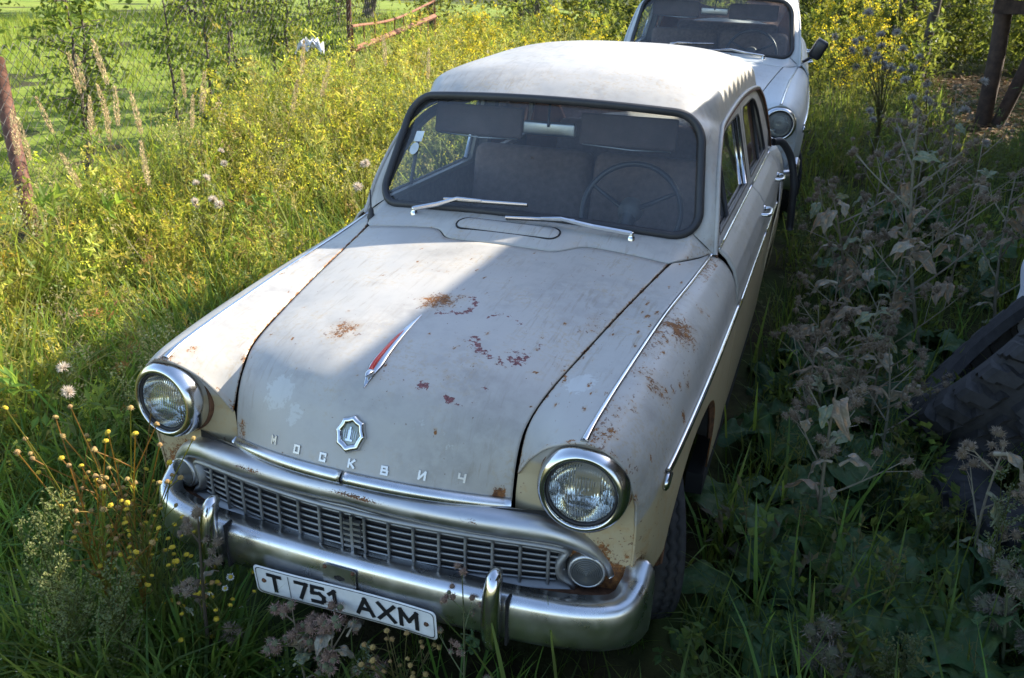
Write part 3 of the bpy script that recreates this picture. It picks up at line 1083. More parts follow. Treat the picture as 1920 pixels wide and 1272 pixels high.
    for s in (1, -1):
        for kind in ('front', 'rear'):
            zs = np.concatenate([np.linspace(.24, .85, 26), np.linspace(.86, .985, 16)])
            G = np.zeros((len(zs), 40, 3))
            for i, z in enumerate(zs):
                if kind == 'front':
                    y0, y1 = 1.388, 2.424
                else:
                    y0, y1 = 2.432, float(np.interp(z, zb_c, yb_c))
                yy = np.linspace(y0, y1, 40)
                G[i, :, 1] = yy
                G[i, :, 0] = s * (side_x(yy, z) + .004 * np.sin(np.clip((yy - 1.4) / 2, 0, 1) * math.pi))
                G[i, :, 2] = z
            Vv = G.reshape(-1, 3)
            att = {'cream': np.clip((.768 - Vv[:, 2]) * 90 + .5, 0, 1)}
            if weather:
                att['rust'] = np.clip((.45 - Vv[:, 2]) / .2, 0, 1) * .45
            d = sheet(kind + '_door', G, PM, P, (0, 2, .6), .01, att)
            # window frame
            if kind == 'front':
                cur = cr(DRIP, np.linspace(0, 5, 22))
                oy, oz = cur[:, 1] + .008, cur[:, 2] - .012
                outer = list(zip(oy, oz)) + [(2.15, 1.337), (2.424, 1.342), (2.424, .975)]
                outer = [(1.388, .975)] + [p_ for p_ in outer if p_[1] > .985] + [(2.424, .975)]
                hole = np.array([(1.475, 1.005), (1.53, 1.10), (1.60, 1.185), (1.70, 1.262), (1.80, 1.290), (2.0, 1.302), (2.33, 1.306), (2.365, 1.285), (2.372, 1.02), (2.36, 1.005)])
                div = [(1.745, 1.0), (1.72, 1.272)]
            else:
                cur = cr(DRIPB, np.linspace(0, 5, 22))
                oy, oz = cur[:, 1] - .03, cur[:, 2] - .012
                outer = [(2.432, .975), (2.432, 1.342), (2.7, 1.344)] + list(zip(oy, oz))[::-1] + [(3.32, .975)]
                outer = [p_ for p_ in outer if p_[1] > 1.05 or p_[0] < 3.33]
                hole = np.array([(2.49, 1.005), (2.485, 1.02), (2.487, 1.285), (2.52, 1.308), (2.9, 1.306), (3.02, 1.285), (3.12, 1.225), (3.19, 1.12), (3.24, 1.02), (3.23, 1.005)])
                div = [(2.95, 1.0), (2.95, 1.295)]
            fm = lambda a_, b_, s=s: np.stack([s * side_top_x(b_), a_, b_], -1)
            fr_ = plate_hole('window_frame', outer, [hole], fm, .028, PM, d, (0, 2.3, 1.1))
            hp = resample(hole, 60, True)
            tube('window_seal', fm(hp[:, 0], hp[:, 1]) - [s * .006, 0, 0], .0075, MAT['rubber'], d, 6, True)
            V = fm(hp[:, 0], hp[:, 1]) - [s * .018, 0, 0]
            gp = mk('side_glass', V, [orient(V, np.arange(60)[None], (0, 2.3, 1.1))], MAT['sideglass'], d, False)
            dv = fm(np.array([div[0][0], div[1][0]]), np.array([div[0][1], div[1][1]])) - [s * .010, 0, 0]
            tube('quarter_bar', dv, .0085, MAT['rubber'], d, 8)
            if kind == 'front':
                dv = fm(np.array([2.335, 2.335]), np.array([1.012, 1.30])) - [s * .008, 0, 0]
                tube('channel', dv, .008, MAT['bright'], d, 8)
            # belt strip, side trim, handle
            y0, y1 = G[-1, 0, 1], G[-1, -1, 1]
            tube('belt_strip', np.stack([np.full(12, s * .690), np.linspace(y0 + .004, y1 - .004, 12), np.full(12, .984)], -1), .006, MAT['bright'], d, 8)
            y1t = 3.08 if kind == 'rear' else y1
            yt = np.linspace(y0 + .004, y1t, 14)
            sweep('side_trim', np.stack([s * (side_x(yt, .78) + .008), yt, np.full(14, .778) - .012 * ((yt - 1.4) / 1.7) ** 2], -1),
                  [(-.006, -.007), (-.006, .007), (.003, .006), (.003, -.006)], MAT['bright'], d)
            yh = 2.36 if kind == 'front' else 3.13
            xh = float(side_x(yh, .885))
            hpth = np.array([(xh - .005, yh + .05, .892), (xh + .030, yh + .046, .893), (xh + .036, yh + .01, .894), (xh + .036, yh - .05, .893), (xh + .026, yh - .072, .892), (xh - .004, yh - .076, .891)]) * [s, 1, 1]
            hd = tube('handle', cr(hpth, np.linspace(0, 5, 24)), .0085, MAT['bright'], d, 8)
            V, F = lathe([(.0005, .0), (.010, .001), (.013, .006), (.014, .012)], 16, 'x')
            mk('handle_boss', V * [-s, 1, 1] + [s * (xh + .009), yh + .05, .892], [F], MAT['bright'], hd)
            # inner door card
            Vc = np.array([(s * .655, y0, .30), (s * .655, y1, .30), (s * .655, y1, .975), (s * .655, y0, .975)])
            mk('door_card', Vc, [np.array([[0, 1, 2, 3]])], MAT['seat'], d, False)
        # rear fender
        yy = np.linspace(2.672, 4.0, 70)
        n = 36
        G = np.zeros((len(yy), n, 3))
        for i, y in enumerate(yy):
            zt = float(np.interp(y, yb_c + .008, zb_c)) if y < 3.328 else .985 - .05 * ((y - 3.328) / .67) ** 2
            zb = float(arch(y, 3.09, .36, .60, .30, .27))
            if y < 2.74:
                zb = .25
            zb = min(zb, zt - .004)
            z = np.linspace(zt, zb, n)
            bul = .018 * math.exp(-((y - 3.1) / .4) ** 2)
            tailin = .16 * np.clip((y - 3.5) / .5, 0, 1) ** 2.4
            G[i, :, 0] = s * (side_x(y, z) + bul * np.clip((z - .3) * 3, 0, 1) * np.clip((.93 - z) * 6, 0, 1) - tailin)
            G[i, :, 1] = y
            G[i, :, 2] = z
        Vv = G.reshape(-1, 3)
        sheet('rear_fender', G, PM, P, (0, 3.1, .6), .006, {'cream': np.clip((.765 - Vv[:, 2]) * 90 + .5, 0, 1), 'rust': np.clip((.5 - Vv[:, 2]) / .2, 0, 1) * .45} if weather else {})
        # sill
        V, F = boxes([(.70, .758, 1.08, 2.75, .19, .27)])
        mk('sill', V * [s, 1, 1], F if s > 0 else [f_[:, ::-1] for f_ in F], MAT['dark'], P, False)
    # trunk: deck and tail
    tk = np.array([[(0, 3.555, 1.025), (.3, 3.53, 1.02), (.56, 3.49, .995), (.684, 3.40, .985)],
                   [(0, 3.72, 1.015), (.3, 3.71, 1.008), (.55, 3.69, .99), (.674, 3.66, .965)],
                   [(0, 3.92, .975), (.28, 3.915, .968), (.48, 3.90, .95), (.60, 3.88, .935)],
                   [(0, 4.02, .88), (.27, 4.01, .87), (.45, 3.99, .86), (.55, 3.96, .86)],
                   [(0, 4.05, .62), (.27, 4.04, .62), (.45, 4.02, .62), (.54, 3.98, .62)],
                   [(0, 4.0, .42), (.27, 3.99, .42), (.45, 3.98, .42), (.53, 3.96, .42)]])
    Lh = tk[:, 1:].copy()
    Lh[..., 0] *= -1
    tk = np.concatenate([Lh[:, ::-1], tk], 1)
    sheet('trunk_lid', cr2(tk, np.linspace(0, 5, 40), np.linspace(0, 6, 50)), PM, P, (0, 3.3, .5), .005)
    path = np.array([(-.74, 3.7, .46), (-.70, 4.0, .46), (-.5, 4.085, .46), (0, 4.10, .46), (.5, 4.085, .46), (.70, 4.0, .46), (.74, 3.7, .46)])
    sweep('rear_bumper', cr(path, np.linspace(0, 6, 60)), [(-.02, -.06), (.0, -.05), (.012, 0), (.0, .05), (-.02, .06)], MAT['chrome'], P)

    # ---------------- grille with its brow
    def fy(x):
        return .035 + .33 * x * x
    gr = thingless('grille', P)
    # brow: broad chrome arch that curls down outside the lamps
    top = np.array([(0, .680), (.22, .668), (.42, .652), (.50, .640), (.56, .618), (.61, .584), (.648, .535), (.662, .497)])
    low = np.array([(0, .626), (.22, .610), (.42, .592), (.49, .586), (.54, .576), (.59, .552), (.628, .515), (.642, .488)])
    tt = np.linspace(0, 7, 60)
    A = cr(np.c_[top[:, 0], top[:, 1]], tt)
    B = cr(np.c_[low[:, 0], low[:, 1]], tt)
    A = np.concatenate([(A * [-1, 1])[:0:-1], A])
    B = np.concatenate([(B * [-1, 1])[:0:-1], B])
    rows = []
    for q, d in ((-.05, .03), (.0, .0), (.12, -.014), (.35, -.022), (.65, -.024), (.88, -.016), (1.0, .0), (1.03, .03)):
        m_ = A + (B - A) * q
        endk = np.clip((np.abs(m_[:, 0]) - .55) / .1, 0, 1)
        rows.append(np.stack([m_[:, 0], fy(m_[:, 0]) + d * (1 - .2 * endk), m_[:, 1]], -1))
    V = np.array(rows)
    att = {}
    if weather:
        W_ = V.reshape(-1, 3)
        band = np.clip(1 - np.abs(W_[:, 2] - np.interp(np.abs(W_[:, 0]), top[:, 0], top[:, 1]) + .018) / .02, 0, 1)
        att = {'rust': band * np.clip(.50 + .28 * np.sin(W_[:, 0] * 17 + 1) + .12 * np.sin(W_[:, 0] * 41), 0, .8) * (np.abs(W_[:, 0]) < .36)}
    Fb = [orient(V, gridf(*V.shape[:2]), (0, 1.5, .62))]
    nA = V.shape[1]
    Fb += [np.arange(8)[None] * nA, (np.arange(8)[None] * nA + nA - 1)[:, ::-1]]
    mk('brow_moulding', V.reshape(-1, 3), Fb, MAT['alu'], gr, True, att)
    # ribbed inset step under the brow
    for dz, rr, mt in ((-.006, .006, 'grille'), (-.018, .004, 'grille')):
        xs = np.linspace(-.535, .535, 60)
        zl = np.interp(np.abs(xs), low[:, 0], low[:, 1])
        tube('inset_bead', np.stack([xs, fy(xs) + .004, zl + dz], -1), rr, MAT[mt], gr, 8)
    # frame of the insert, with ends hollowed round the turn signals
    ti = np.array([(0, .606), (.25, .600), (.42, .588), (.52, .574), (.552, .560), (.548, .540), (.535, .515), (.540, .485), (.562, .470), (.572, .452), (.555, .438), (.42, .444), (.21, .450), (0, .455)])
    tw = cr(ti, np.linspace(0, 13, 90))
    tw = np.concatenate([tw, (tw * [-1, 1])[::-1]])
    tw = resample(tw, 200, True)
    path = np.stack([tw[:, 0], fy(tw[:, 0]) + .004, tw[:, 1]], -1)
    c_ = np.array([0, 0, .525])
    rows = []
    for q, d in ((1.02, .03), (1.0, .0), (.0, -.010), (-1, -.006), (-2, .022)):
        if q > 0:
            m_ = tw * 1.0
            off = (q - 1) * .3
        else:
            off = -.0 + q * .0085 - .004
            m_ = tw
        nrm = np.roll(tw, -1, 0) - np.roll(tw, 1, 0)
        nrm = np.stack([nrm[:, 1], -nrm[:, 0]], -1)
        nrm /= np.linalg.norm(nrm, axis=1)[:, None] + 1e-9
        if (nrm * (tw - [0, .525])).sum() < 0:
            nrm = -nrm
        m_ = tw + nrm * off
        rows.append(np.stack([m_[:, 0], fy(m_[:, 0]) + d, m_[:, 1]], -1))
    V = np.array(rows)
    mk('insert_frame', V.reshape(-1, 3), [orient(V, gridf(5, 200, 0, False, True), (0, .6, .525))], MAT['grille'], gr)
    zt = lambda x: np.interp(np.abs(x), [0, .25, .42, .52, .55], [.588, .583, .571, .557, .55])
    zl = lambda x: np.interp(np.abs(x), [0, .21, .42, .55], [.472, .467, .461, .456])
    for k in range(1, 7):
        xe = .545 - .010 * abs(k - 3.5) if k > 3 else .530
        xs = np.linspace(-xe, xe, 70)
        q = (k - .5) / 6
        zz = zt(xs) * (1 - q) + zl(xs) * q
        tube('slat', np.stack([xs, fy(xs) + .012, zz], -1), .0036, MAT['grille'], gr, 6)
    for k in range(-8, 9):
        x = .0655 * (k + (.5 if k < 0 else -.5)) + .012 if k else None
        if x is None or abs(x) > .52:
            continue
        xz = np.array([(x, fy(x) + .004, zt(x) + .006), (x, fy(x) + .002, .525), (x, fy(x) + .004, zl(x) - .008)])
        tube('upright', cr(xz, np.linspace(0, 2, 8)), .0046, MAT['grille'], gr, 6)
    bl = []
    x0 = .012
    for i in range(5):
        z = .49 + i * .017
        bl += [(x0 - .024, x0 - .004, fy(0) - .004, fy(0) + .01, z, z + .007), (x0 + .004, x0 + .024, fy(0) - .004, fy(0) + .01, z + .004, z + .011)]
    bl.append((x0 - .004, x0 + .004, fy(0) - .005, fy(0) + .01, .475, .585))
    V, F = boxes(bl)
    mk('grille_badge', V, F, MAT['grille'], gr, False)
    # dark sheet close behind the slats, standing in for the shaded opening
    xs = np.linspace(-.6, .6, 30)
    V = np.stack([np.stack([xs, fy(xs) + .020, np.full(30, z)], -1) for z in (.43, .66)])
    mk('dark_backing', V.reshape(-1, 3), [gridf(2, 30)], MAT['dark'], gr)

    # ---------------- front bumper
    xb = np.array([-.668, -.662, -.642, -.590, -.49, -.33, 0, .35, .55, .66, .716, .738, .744])
    yb = np.array([.205, .150, .092, .048, .019, .002, -.006, .002, .020, .050, .090, .140, .185])
    tb = np.linspace(0, 12, 110)
    pb = cr(np.c_[xb, yb], tb)
    path = np.c_[pb, np.full(110, .420)]
    prof = np.array([(-.055, -.062), (-.016, -.066), (.000, -.060), (.007, -.044), (.010, -.015), (.011, .015), (.008, .042), (.000, .057), (-.014, .064), (-.058, .058)])
    V = []
    T = np.gradient(path, axis=0)
    T /= np.linalg.norm(T, axis=1)[:, None]
    N = np.stack([T[:, 1], -T[:, 0], 0 * T[:, 0]], -1)
    endk = np.clip((np.abs(tb - 6) - 3.4) / 2.6, 0, 1)
    for (a_, b_) in prof:
        z = path[:, 2] + b_ * (1 + .12 * endk) + (np.where(b_ > 0, .055, -.028) * endk ** 1.5)
        V.append(np.stack([path[:, 0] + N[:, 0] * a_, path[:, 1] + N[:, 1] * a_, z], -1))
    V = np.array(V)
    att = {'rust': np.clip(1 - np.abs(V.reshape(-1, 3)[:, 2] - .478) / .012, 0, 1) * .25} if weather else {}
    bp = mk('front_bumper', V.reshape(-1, 3), [orient(V, gridf(*V.shape[:2]), (0, 1.2, .42))], MAT['chrome'], P, True, att, .003)
    for s in (1, -1):
        gp = np.array([(s * .397 + .018, -.004, .340), (s * .397 + .018, -.026, .372), (s * .397 + .018, -.036, .42), (s * .397 + .018, -.034, .48), (s * .397 + .018, -.022, .53), (s * .397 + .018, -.004, .553), (s * .397 + .018, .02, .548)])
        path = cr(gp, np.linspace(0, 6, 30))
        rad = np.interp(np.linspace(0, 6, 30), [0, .6, 2, 4.6, 5.6, 6], [.006, .020, .024, .021, .012, .003])
        V, F = tube_geo(path, rad, 14, up=(0, -1, 0))
        mk('bumper_guard', V, F, MAT['bright'], bp)
        V, F = boxes([(s * .397 + .015 + .030, s * .397 + .021 + .030, -.0105, .02, .356, .488)])
        mk('guard_joint', V, F, MAT['dark'], bp, False)
    # crank plate with keyhole
    outl = rrect(.047, .033, .006, 4)
    hole = np.array([(.016 * math.cos(a_) if abs(math.cos(a_)) > .75 else .0095 * math.cos(a_), .009 * math.sin(a_)) for a_ in np.linspace(0, 2 * np.pi, 24, endpoint=False)])
    cp = plate_hole('crank_plate', list(map(tuple, outl)), [list(map(tuple, hole))],
                    lambda a_, b_: np.stack([a_ + .002, -.0235 - .0 * a_ + .0 * b_ + .10 * np.abs(b_ - .0) ** 1.5, b_ + .432], -1), .0025, MAT['chrome'], bp, (0, .5, .42))
    V, F = lathe([(.0005, -.0245), (.018, -.0235)], 20, 'y')
    mk('crank_hole', V * [1, 1, .7] + [.002, .0035, .432], [F], MAT['dark'], bp)
    for sx in (-1, 1):
        for sz in (-1, 1):
            V, F = lathe([(.0005, -.006), (.005, -.004), (.0058, 0)], 10, 'y')
            mk('rivet', V + [sx * .040 + .002, -.0222, .432 + sz * .026], [F], MAT['rust'], bp)
    # valance: rusty shelf between bumper and nose
    xs = np.linspace(-.655, .735, 60)
    yo = np.interp(xs, xb, yb)
    V = np.array([np.stack([xs, yo + .03, np.full(60, .455)], -1), np.stack([xs, yo * .6 + .4 * fy(xs) + .04, np.full(60, .45)], -1), np.stack([xs * .97, fy(xs * .97) + .06, np.full(60, .448)], -1),
                  np.stack([xs * .97, fy(xs * .97) + .07, np.full(60, .40)], -1)])
    mk('valance', V.reshape(-1, 3), [gridf(4, 60)], MAT['rust'], P)

    # ---------------- wipers
    for x0, tip, el in ((-.412, (.035, 1.243, 1.098), (-.235, 1.262, 1.083)), (.406, (-.035, 1.215, 1.052), (.165, 1.226, 1.062))):
        wp = thingless('wiper', P)
        pv = np.array([x0, 1.262, 1.012])
        V, F = lathe([(.0005, .030), (.007, .029), (.0095, .022), (.008, .018), (.012, .012), (.014, .004), (.015, -.006)], 18, 'z')
        mk('pivot', V + pv, [F], MAT['bright'], wp)
        e = np.array(el)
        tp = np.array(tip)
        a0 = pv + [0, 0, .022]
        V, F = tube_geo(np.array([a0, a0 + (e - a0) * .55, e + [0, -.004, .008], e + (tp - e) * .35 + [0, -.004, .006]]), [.0095, .0085, .0065, .0045], 6)
        mk('arm', V, F, MAT['bright'], wp, False)
        d = e - (tp - e) * .12
        b0 = e - (tp - e) * .55 if x0 < 0 else e - (tp - e) * .6
        V, F = tube_geo(np.array([b0 * .4 + e * .6, e, tp]) + [0, .004, .002], [.0045, .006, .0045], 6)
        mk('blade_carrier', V, F, MAT['bright'], wp, False)
        V, F = tube_geo(np.array([b0 * .4 + e * .6, e, tp]) + [0, .008, -.005], .0035, 6)
        mk('blade', V, F, MAT['rubber'], wp, False)
    # aerial stub
    V, F = lathe([(.016, 0), (.016, .008), (.011, .018), (.010, .034), (.006, .040), (.0035, .044), (.003, .11), (.0005, .111)], 14, 'z')
    mk('aerial_base', V + [-.600, 1.275, .972], [F], MAT['rubber'], P)

    # ---------------- interior
    def seat_(name, y, zt, w0, n):
        st = thingless(name, P)
        M = Matrix.Rotation(R(-14), 4, 'X')
        rounded_box('seat_base', (0, y - .28, .52), (.60, .26, .10), .06, MAT['seat'], st)
        for i in range(n):
            wd = w0 / n
            rounded_box('backrest', (-w0 / 2 + wd * (i + .5), y, zt - .27), (wd / 2 - .006, .075, .29), .05, MAT['seat'], st, M)
    seat_('front_seat', 2.22, 1.09, 1.16, 2)
    seat_('rear_seat', 3.20, 1.08, .96, 1)
    V = np.array([(-.60, 3.3, 1.02), (.60, 3.3, 1.02), (.60, 3.56, 1.03), (-.60, 3.56, 1.03)])
    mk('parcel_shelf', V, [np.array([[0, 1, 2, 3]])], MAT['seat'], P, False)
    # lining of the rear quarter pillars
    for s in (1, -1):
        V = np.array([(s * .600, 3.10, 1.33), (s * .612, 3.20, 1.29), (s * .64, 3.40, 1.14), (s * .665, 3.50, 1.0), (s * .63, 3.30, 1.0), (s * .585, 3.30, 1.15), (s * .575, 3.12, 1.31)])
        V2 = V + [-s * .028, -.02, 0]
        mk('pillar_lining', np.concatenate([V2, V2 + [-s * .03, .05, 0]]), [np.arange(7)[None], gridf(2, 7, 0, False, True)], MAT['trim_orange'], P, False)
        V = np.array([(s * .652, 2.40, .98), (s * .652, 2.46, .98), (s * .575, 2.46, 1.34), (s * .575, 2.40, 1.34)])
        V2 = V - [s * .05, 0, 0]
        mk('centre_pillar', np.concatenate([V, V2]), [gridf(2, 4, 0, False, True), np.arange(4, 8)[None]], MAT['dash'], P, False)
    for s in (1, -1):
        V = np.array([(s * .46, 3.30, .6), (s * .64, 3.16, .6), (s * .64, 3.16, 1.02), (s * .60, 3.17, 1.16), (s * .57, 3.20, 1.27), (s * .52, 3.27, 1.22), (s * .46, 3.32, 1.06)])
        mk('corner_lining', np.concatenate([V, V + [0, .03, 0]]), [np.arange(7)[None], gridf(2, 7, 0, False, True)], MAT['trim_orange'], P, False)
    V = np.array([(-.63, 1.36, .97), (.63, 1.36, .97), (.63, 1.62, .96), (-.63, 1.62, .96), (-.63, 1.66, .90), (.63, 1.66, .90), (.63, 1.62, .70), (-.63, 1.62, .70)])
    mk('dashboard', np.concatenate([np.array([(-.55, 1.33, .96), (.55, 1.33, .96)]), V]), [np.array([[0, 1, 3, 2], [2, 3, 4, 5], [5, 4, 7, 6], [6, 7, 8, 9]])], MAT['dash'], P, False)
    sw = thingless('steering_wheel', P)
    a = np.linspace(0, 2 * np.pi, 48, endpoint=False)
    c = np.array([.30, 1.72, .985])
    ex = np.array([1, 0, 0])
    ez = np.array([0, .42, .91])
    tube('rim', c + .195 * (np.cos(a)[:, None] * ex + np.sin(a)[:, None] * ez), .0115, MAT['plastic'], sw, 8, True)
    for an in (150, 30, 270):
        d = math.cos(R(an)) * ex + math.sin(R(an)) * ez
        tube('spoke', np.array([c + [0, -.04, .015], c + d * .10 + [0, -.02, .005], c + d * .19]), [.014, .010, .008], MAT['plastic'], sw, 6)
    V, F = lathe([(.0005, -.03), (.03, -.025), (.045, 0), (.05, .04)], 20, 'y')
    mk('hub', V + c + [0, -.03, .012], [F], MAT['dash'], sw)
    tube('column', np.array([c + [0, -.03, .0], c + [0, -.30, -.16]]), .03, MAT['plastic'], sw, 10)
    im = thingless('interior_mirror', P)
    rounded_box('mirror_body', (-.015, 1.625, 1.300), (.105, .012, .026), .010, MAT['alu'], im)
    tube('rod', np.array([(-.015, 1.61, 1.31), (-.01, 1.60, 1.36), (.0, 1.585, 1.425)]), .005, MAT['plastic'], im, 6)
    for s, tl in ((-1, 20), (1, 35)):
        sv = rounded_box('sun_visor', (s * .30 - .02, 1.665, 1.305), (.185, .012, .058), .011, MAT['visor'], P, Matrix.Rotation(R(-12), 4, 'X'))
        tube('visor_wire', np.array([(s * .30 - .19, 1.645, 1.25), (s * .30, 1.640, 1.243), (s * .30 + .15, 1.64, 1.248)]), .003, MAT['alu'], sv, 6)
    V, F = boxes([(-.66, .66, 1.15, 3.5, .26, .30), (-.60, .60, 1.10, 1.14, .26, .88), (-.55, .55, .28, 1.09, .40, .78), (-.66, .66, 3.52, 3.56, .26, 1.0), (-.5, .5, 3.6, 3.96, .35, .8)])
    mk('underbody', V, F, MAT['dark'], P, False)

    # ---------------- licence plate hung under the bumper
    pl = thingless('licence_plate', P)
    bend = lambda x, z: np.stack([x + .011, -.030 + .02 * np.sin(x * 9 + .4) * .25 - .10 * (z - .388) + 0 * x, z - .014 * np.cos(x * 5.5) * 0], -1)
    o = rrect(.260, .047, .013, 6)
    c0 = .367
    xs = .260 * np.sin(np.linspace(-math.pi / 2, math.pi / 2, 61))
    def half(x, A_=.260, B_=.047, r_=.013):
        e_ = np.clip(np.abs(x) - (A_ - r_), 0, r_)
        return B_ - r_ + np.sqrt(np.clip(r_ ** 2 - e_ ** 2, 0, None))
    G = np.zeros((61, 9, 3))
    for j_, q in enumerate(np.linspace(-1, 1, 9)):
        G[:, j_] = bend(xs, half(xs) * q + c0)
    sheet('plate', G, MAT['white'], pl, (0, .5, c0), .0015)
    m2, m3 = resample(o * [.2525 / .260, .0405 / .047], 160, True), resample(o * [.2545 / .260, .0425 / .047], 160, True)
    V = np.concatenate([bend(m2[:, 0], m2[:, 1] + c0), bend(m3[:, 0], m3[:, 1] + c0)]) + [0, -.0012, 0]
    mk('plate_border', V, [orient(V, gridf(2, 160, 0, False, True), (0, .5, c0))], MAT['ink'], pl)
    if weather:
        for ch, x, w in (('T', -.198, .034), ('7', -.118, .030), ('5', -.072, .032), ('1', -.030, .026), ('A', .062, .042), ('X', .122, .042), ('M', .184, .044)):
            V, F = letter_geo(ch, w, .050, .0105, .0012)
            W_ = bend(V[:, 0] + x, V[:, 2] + c0)
            W_[:, 1] += V[:, 1] - .0014
            mk('plate_letter', W_, F, MAT['ink'], pl, False)
        V, F = boxes([(-.1555, -.1545, -.0, .001, -.036, .036)])
        W_ = bend(V[:, 0], V[:, 2] + c0)
        W_[:, 1] += V[:, 1] - .0022
        mk('plate_divider', W_, F, MAT['ink'], pl, False)
        for x in (-.232, .232):
            V, F = lathe([(.0005, -.004), (.006, -.003), (.007, 0)], 12, 'y')
            W_ = bend(V[:, 0] + x, V[:, 2] + c0)
            W_[:, 1] += V[:, 1] - .0005
            mk('plate_bolt', W_, [F], MAT['rust'], pl)
    V, F = boxes([(-.012, .012, .0, .02, .37, .41), (-.2, -.18, .0, .02, .35, .41), (.18, .2, .0, .02, .35, .41)])
    mk('plate_bracket', V, F, MAT['rust'], pl, False)

    # ---------------- wheels
    for (sx, y, steer) in ((1, .72, 22), (-1, .72, 22), (1, 3.09, 0), (-1, 3.09, 0)):
        w = thingless('wheel', P)
        w.location = (sx * .615, y, .305)
        w.rotation_euler = (0, 0, R(steer))
        if 'wheel' not in CACHE:
            CACHE['wheel'] = wheel_meshes()
        for nm, me in CACHE['wheel']:
            o = bpy.data.objects.new(nm, me)
            col.objects.link(o)
            o.parent = w
            if sx < 0:
                o.rotation_euler = (0, 0, math.pi)
    return hood


CACHE = {}


def thingless(name, parent):
    o = bpy.data.objects.new(name, None)
    o.empty_display_size = .05
    col.objects.link(o)
    o.parent = parent
    return o


def rot_x(a):
    return np.array([[1, 0, 0], [0, math.cos(a), -math.sin(a)], [0, math.sin(a), math.cos(a)]])


def rot_z(a):
    return np.array([[math.cos(a), -math.sin(a), 0], [math.sin(a), math.cos(a), 0], [0, 0, 1]])


def weld(o, d):
    import bmesh
    bm = bmesh.new()
    bm.from_mesh(o.data)
    bmesh.ops.remove_doubles(bm, verts=bm.verts, dist=d)
    bm.to_mesh(o.data)
    bm.free()


def simple_once(name, c, rough):
    if name not in CACHE:
        CACHE[name] = simple(name, c, rough)
    return CACHE[name]


def reflector_once():
    if 'reflector' not in CACHE:
        t = NT('lamp_reflector')
        p = t.n('BsdfPrincipled', Base_Color=(.85, .85, .83), Metallic=1.0, Roughness=.06)
        CACHE['reflector'] = t.done(p)
    return CACHE['reflector']


def lens_once():
    if 'lens' not in CACHE:
        t = NT('fluted_lamp_glass')
        sx = t.n('SeparateXYZ')
        t.set(sx, 'i0', t.obj())
        w = t.math('ABSOLUTE', t.math('SINE', t.math('MULTIPLY', sx.outputs[0], 520.0)))
        wz = t.math('ABSOLUTE', t.math('SINE', t.math('MULTIPLY', sx.outputs[2], 90.0)))
        h = t.math('ADD', w, t.math('MULTIPLY', wz, .8))
        b = t.bump(h, .9, .0035)
        fr = t.n('Fresnel', IOR=1.5)
        t.set(fr, 'Normal', b)
        gl = t.n('BsdfGlossy', Color=(1, 1, 1), Roughness=.04)
        t.set(gl, 'Normal', b)
        rf = t.n('BsdfRefraction', Color=(.93, .95, .93), Roughness=.03, IOR=1.12)
        t.set(rf, 'Normal', b)
        m = t.n('MixShader', Fac=fr)
        t.set(m, 'i1', rf)
        t.set(m, 'i2', gl)
        df = t.n('BsdfDiffuse', Color=(.75, .76, .74))
        m2 = t.n('MixShader', Fac=t.math('ADD', .035, t.math('MULTIPLY', w, .05)))
        t.set(m2, 'i1', m)
        t.set(m2, 'i2', df)
        CACHE['lens'] = t.done(m2)
    return CACHE['lens']


def sig_once():
    if 'sig' not in CACHE:
        t = NT('ribbed_signal_lens')
        p = t.n('BsdfPrincipled', Base_Color=(.07, .072, .07), Roughness=.2, Metallic=.0)
        CACHE['sig'] = t.done(p)
    return CACHE['sig']


def wheel_meshes():
    """tyre with zigzag ribs, dark rim and small hub cap; axle along x, outer side +x"""
    prof = [(.195, -.055), (.215, -.070), (.262, -.078), (.295, -.073), (.304, -.066), (.305, -.052), (.297, -.0505), (.297, -.046), (.308, -.045), (.309, -.024),
            (.300, -.0235), (.300, -.019), (.3105, -.018), (.3105, .018), (.300, .019), (.300, .0235), (.309, .024), (.308, .045), (.297, .046), (.297, .0505), (.305, .052), (.304, .066),
            (.295, .073), (.262, .078), (.215, .070), (.195, .055)]
    seg = 192
    V, F = lathe(prof, seg, 'x')
    V = V.reshape(len(prof), seg, 3)
    zig = np.where((np.arange(seg) // 2) % 2, .0035, -.0035)
    for i in range(5, 21):
        V[i, :, 0] += zig
    for i in (4, 21):
        k = np.where((np.arange(seg) // 3) % 2, 1, .975)
        V[i, :, 1:] *= k[:, None]
    V = V.reshape(-1, 3)
    F = orient(V, F, (0, 0, 0))
    out = []
    o = mk('tyre', V, [F], MAT['tyre'])
    out.append(('tyre', o.data))
    bpy.data.objects.remove(o)
    V, F = lathe([(.197, .055), (.192, .045), (.180, .030), (.165, .020), (.12, .03), (.10, .045), (.06, .04), (.0005, .04)], 48, 'x')
    o = mk('rim', V, [F], MAT['paint2'])
    out.append(('rim', o.data))
    bpy.data.objects.remove(o)
    V, F = lathe([(.085, .044), (.083, .06), (.06, .072), (.0005, .078)], 32, 'x')
    o = mk('hub_cap', V, [F], MAT['chrome'])
    out.append(('hub_cap', o.data))
    bpy.data.objects.remove(o)
    return out


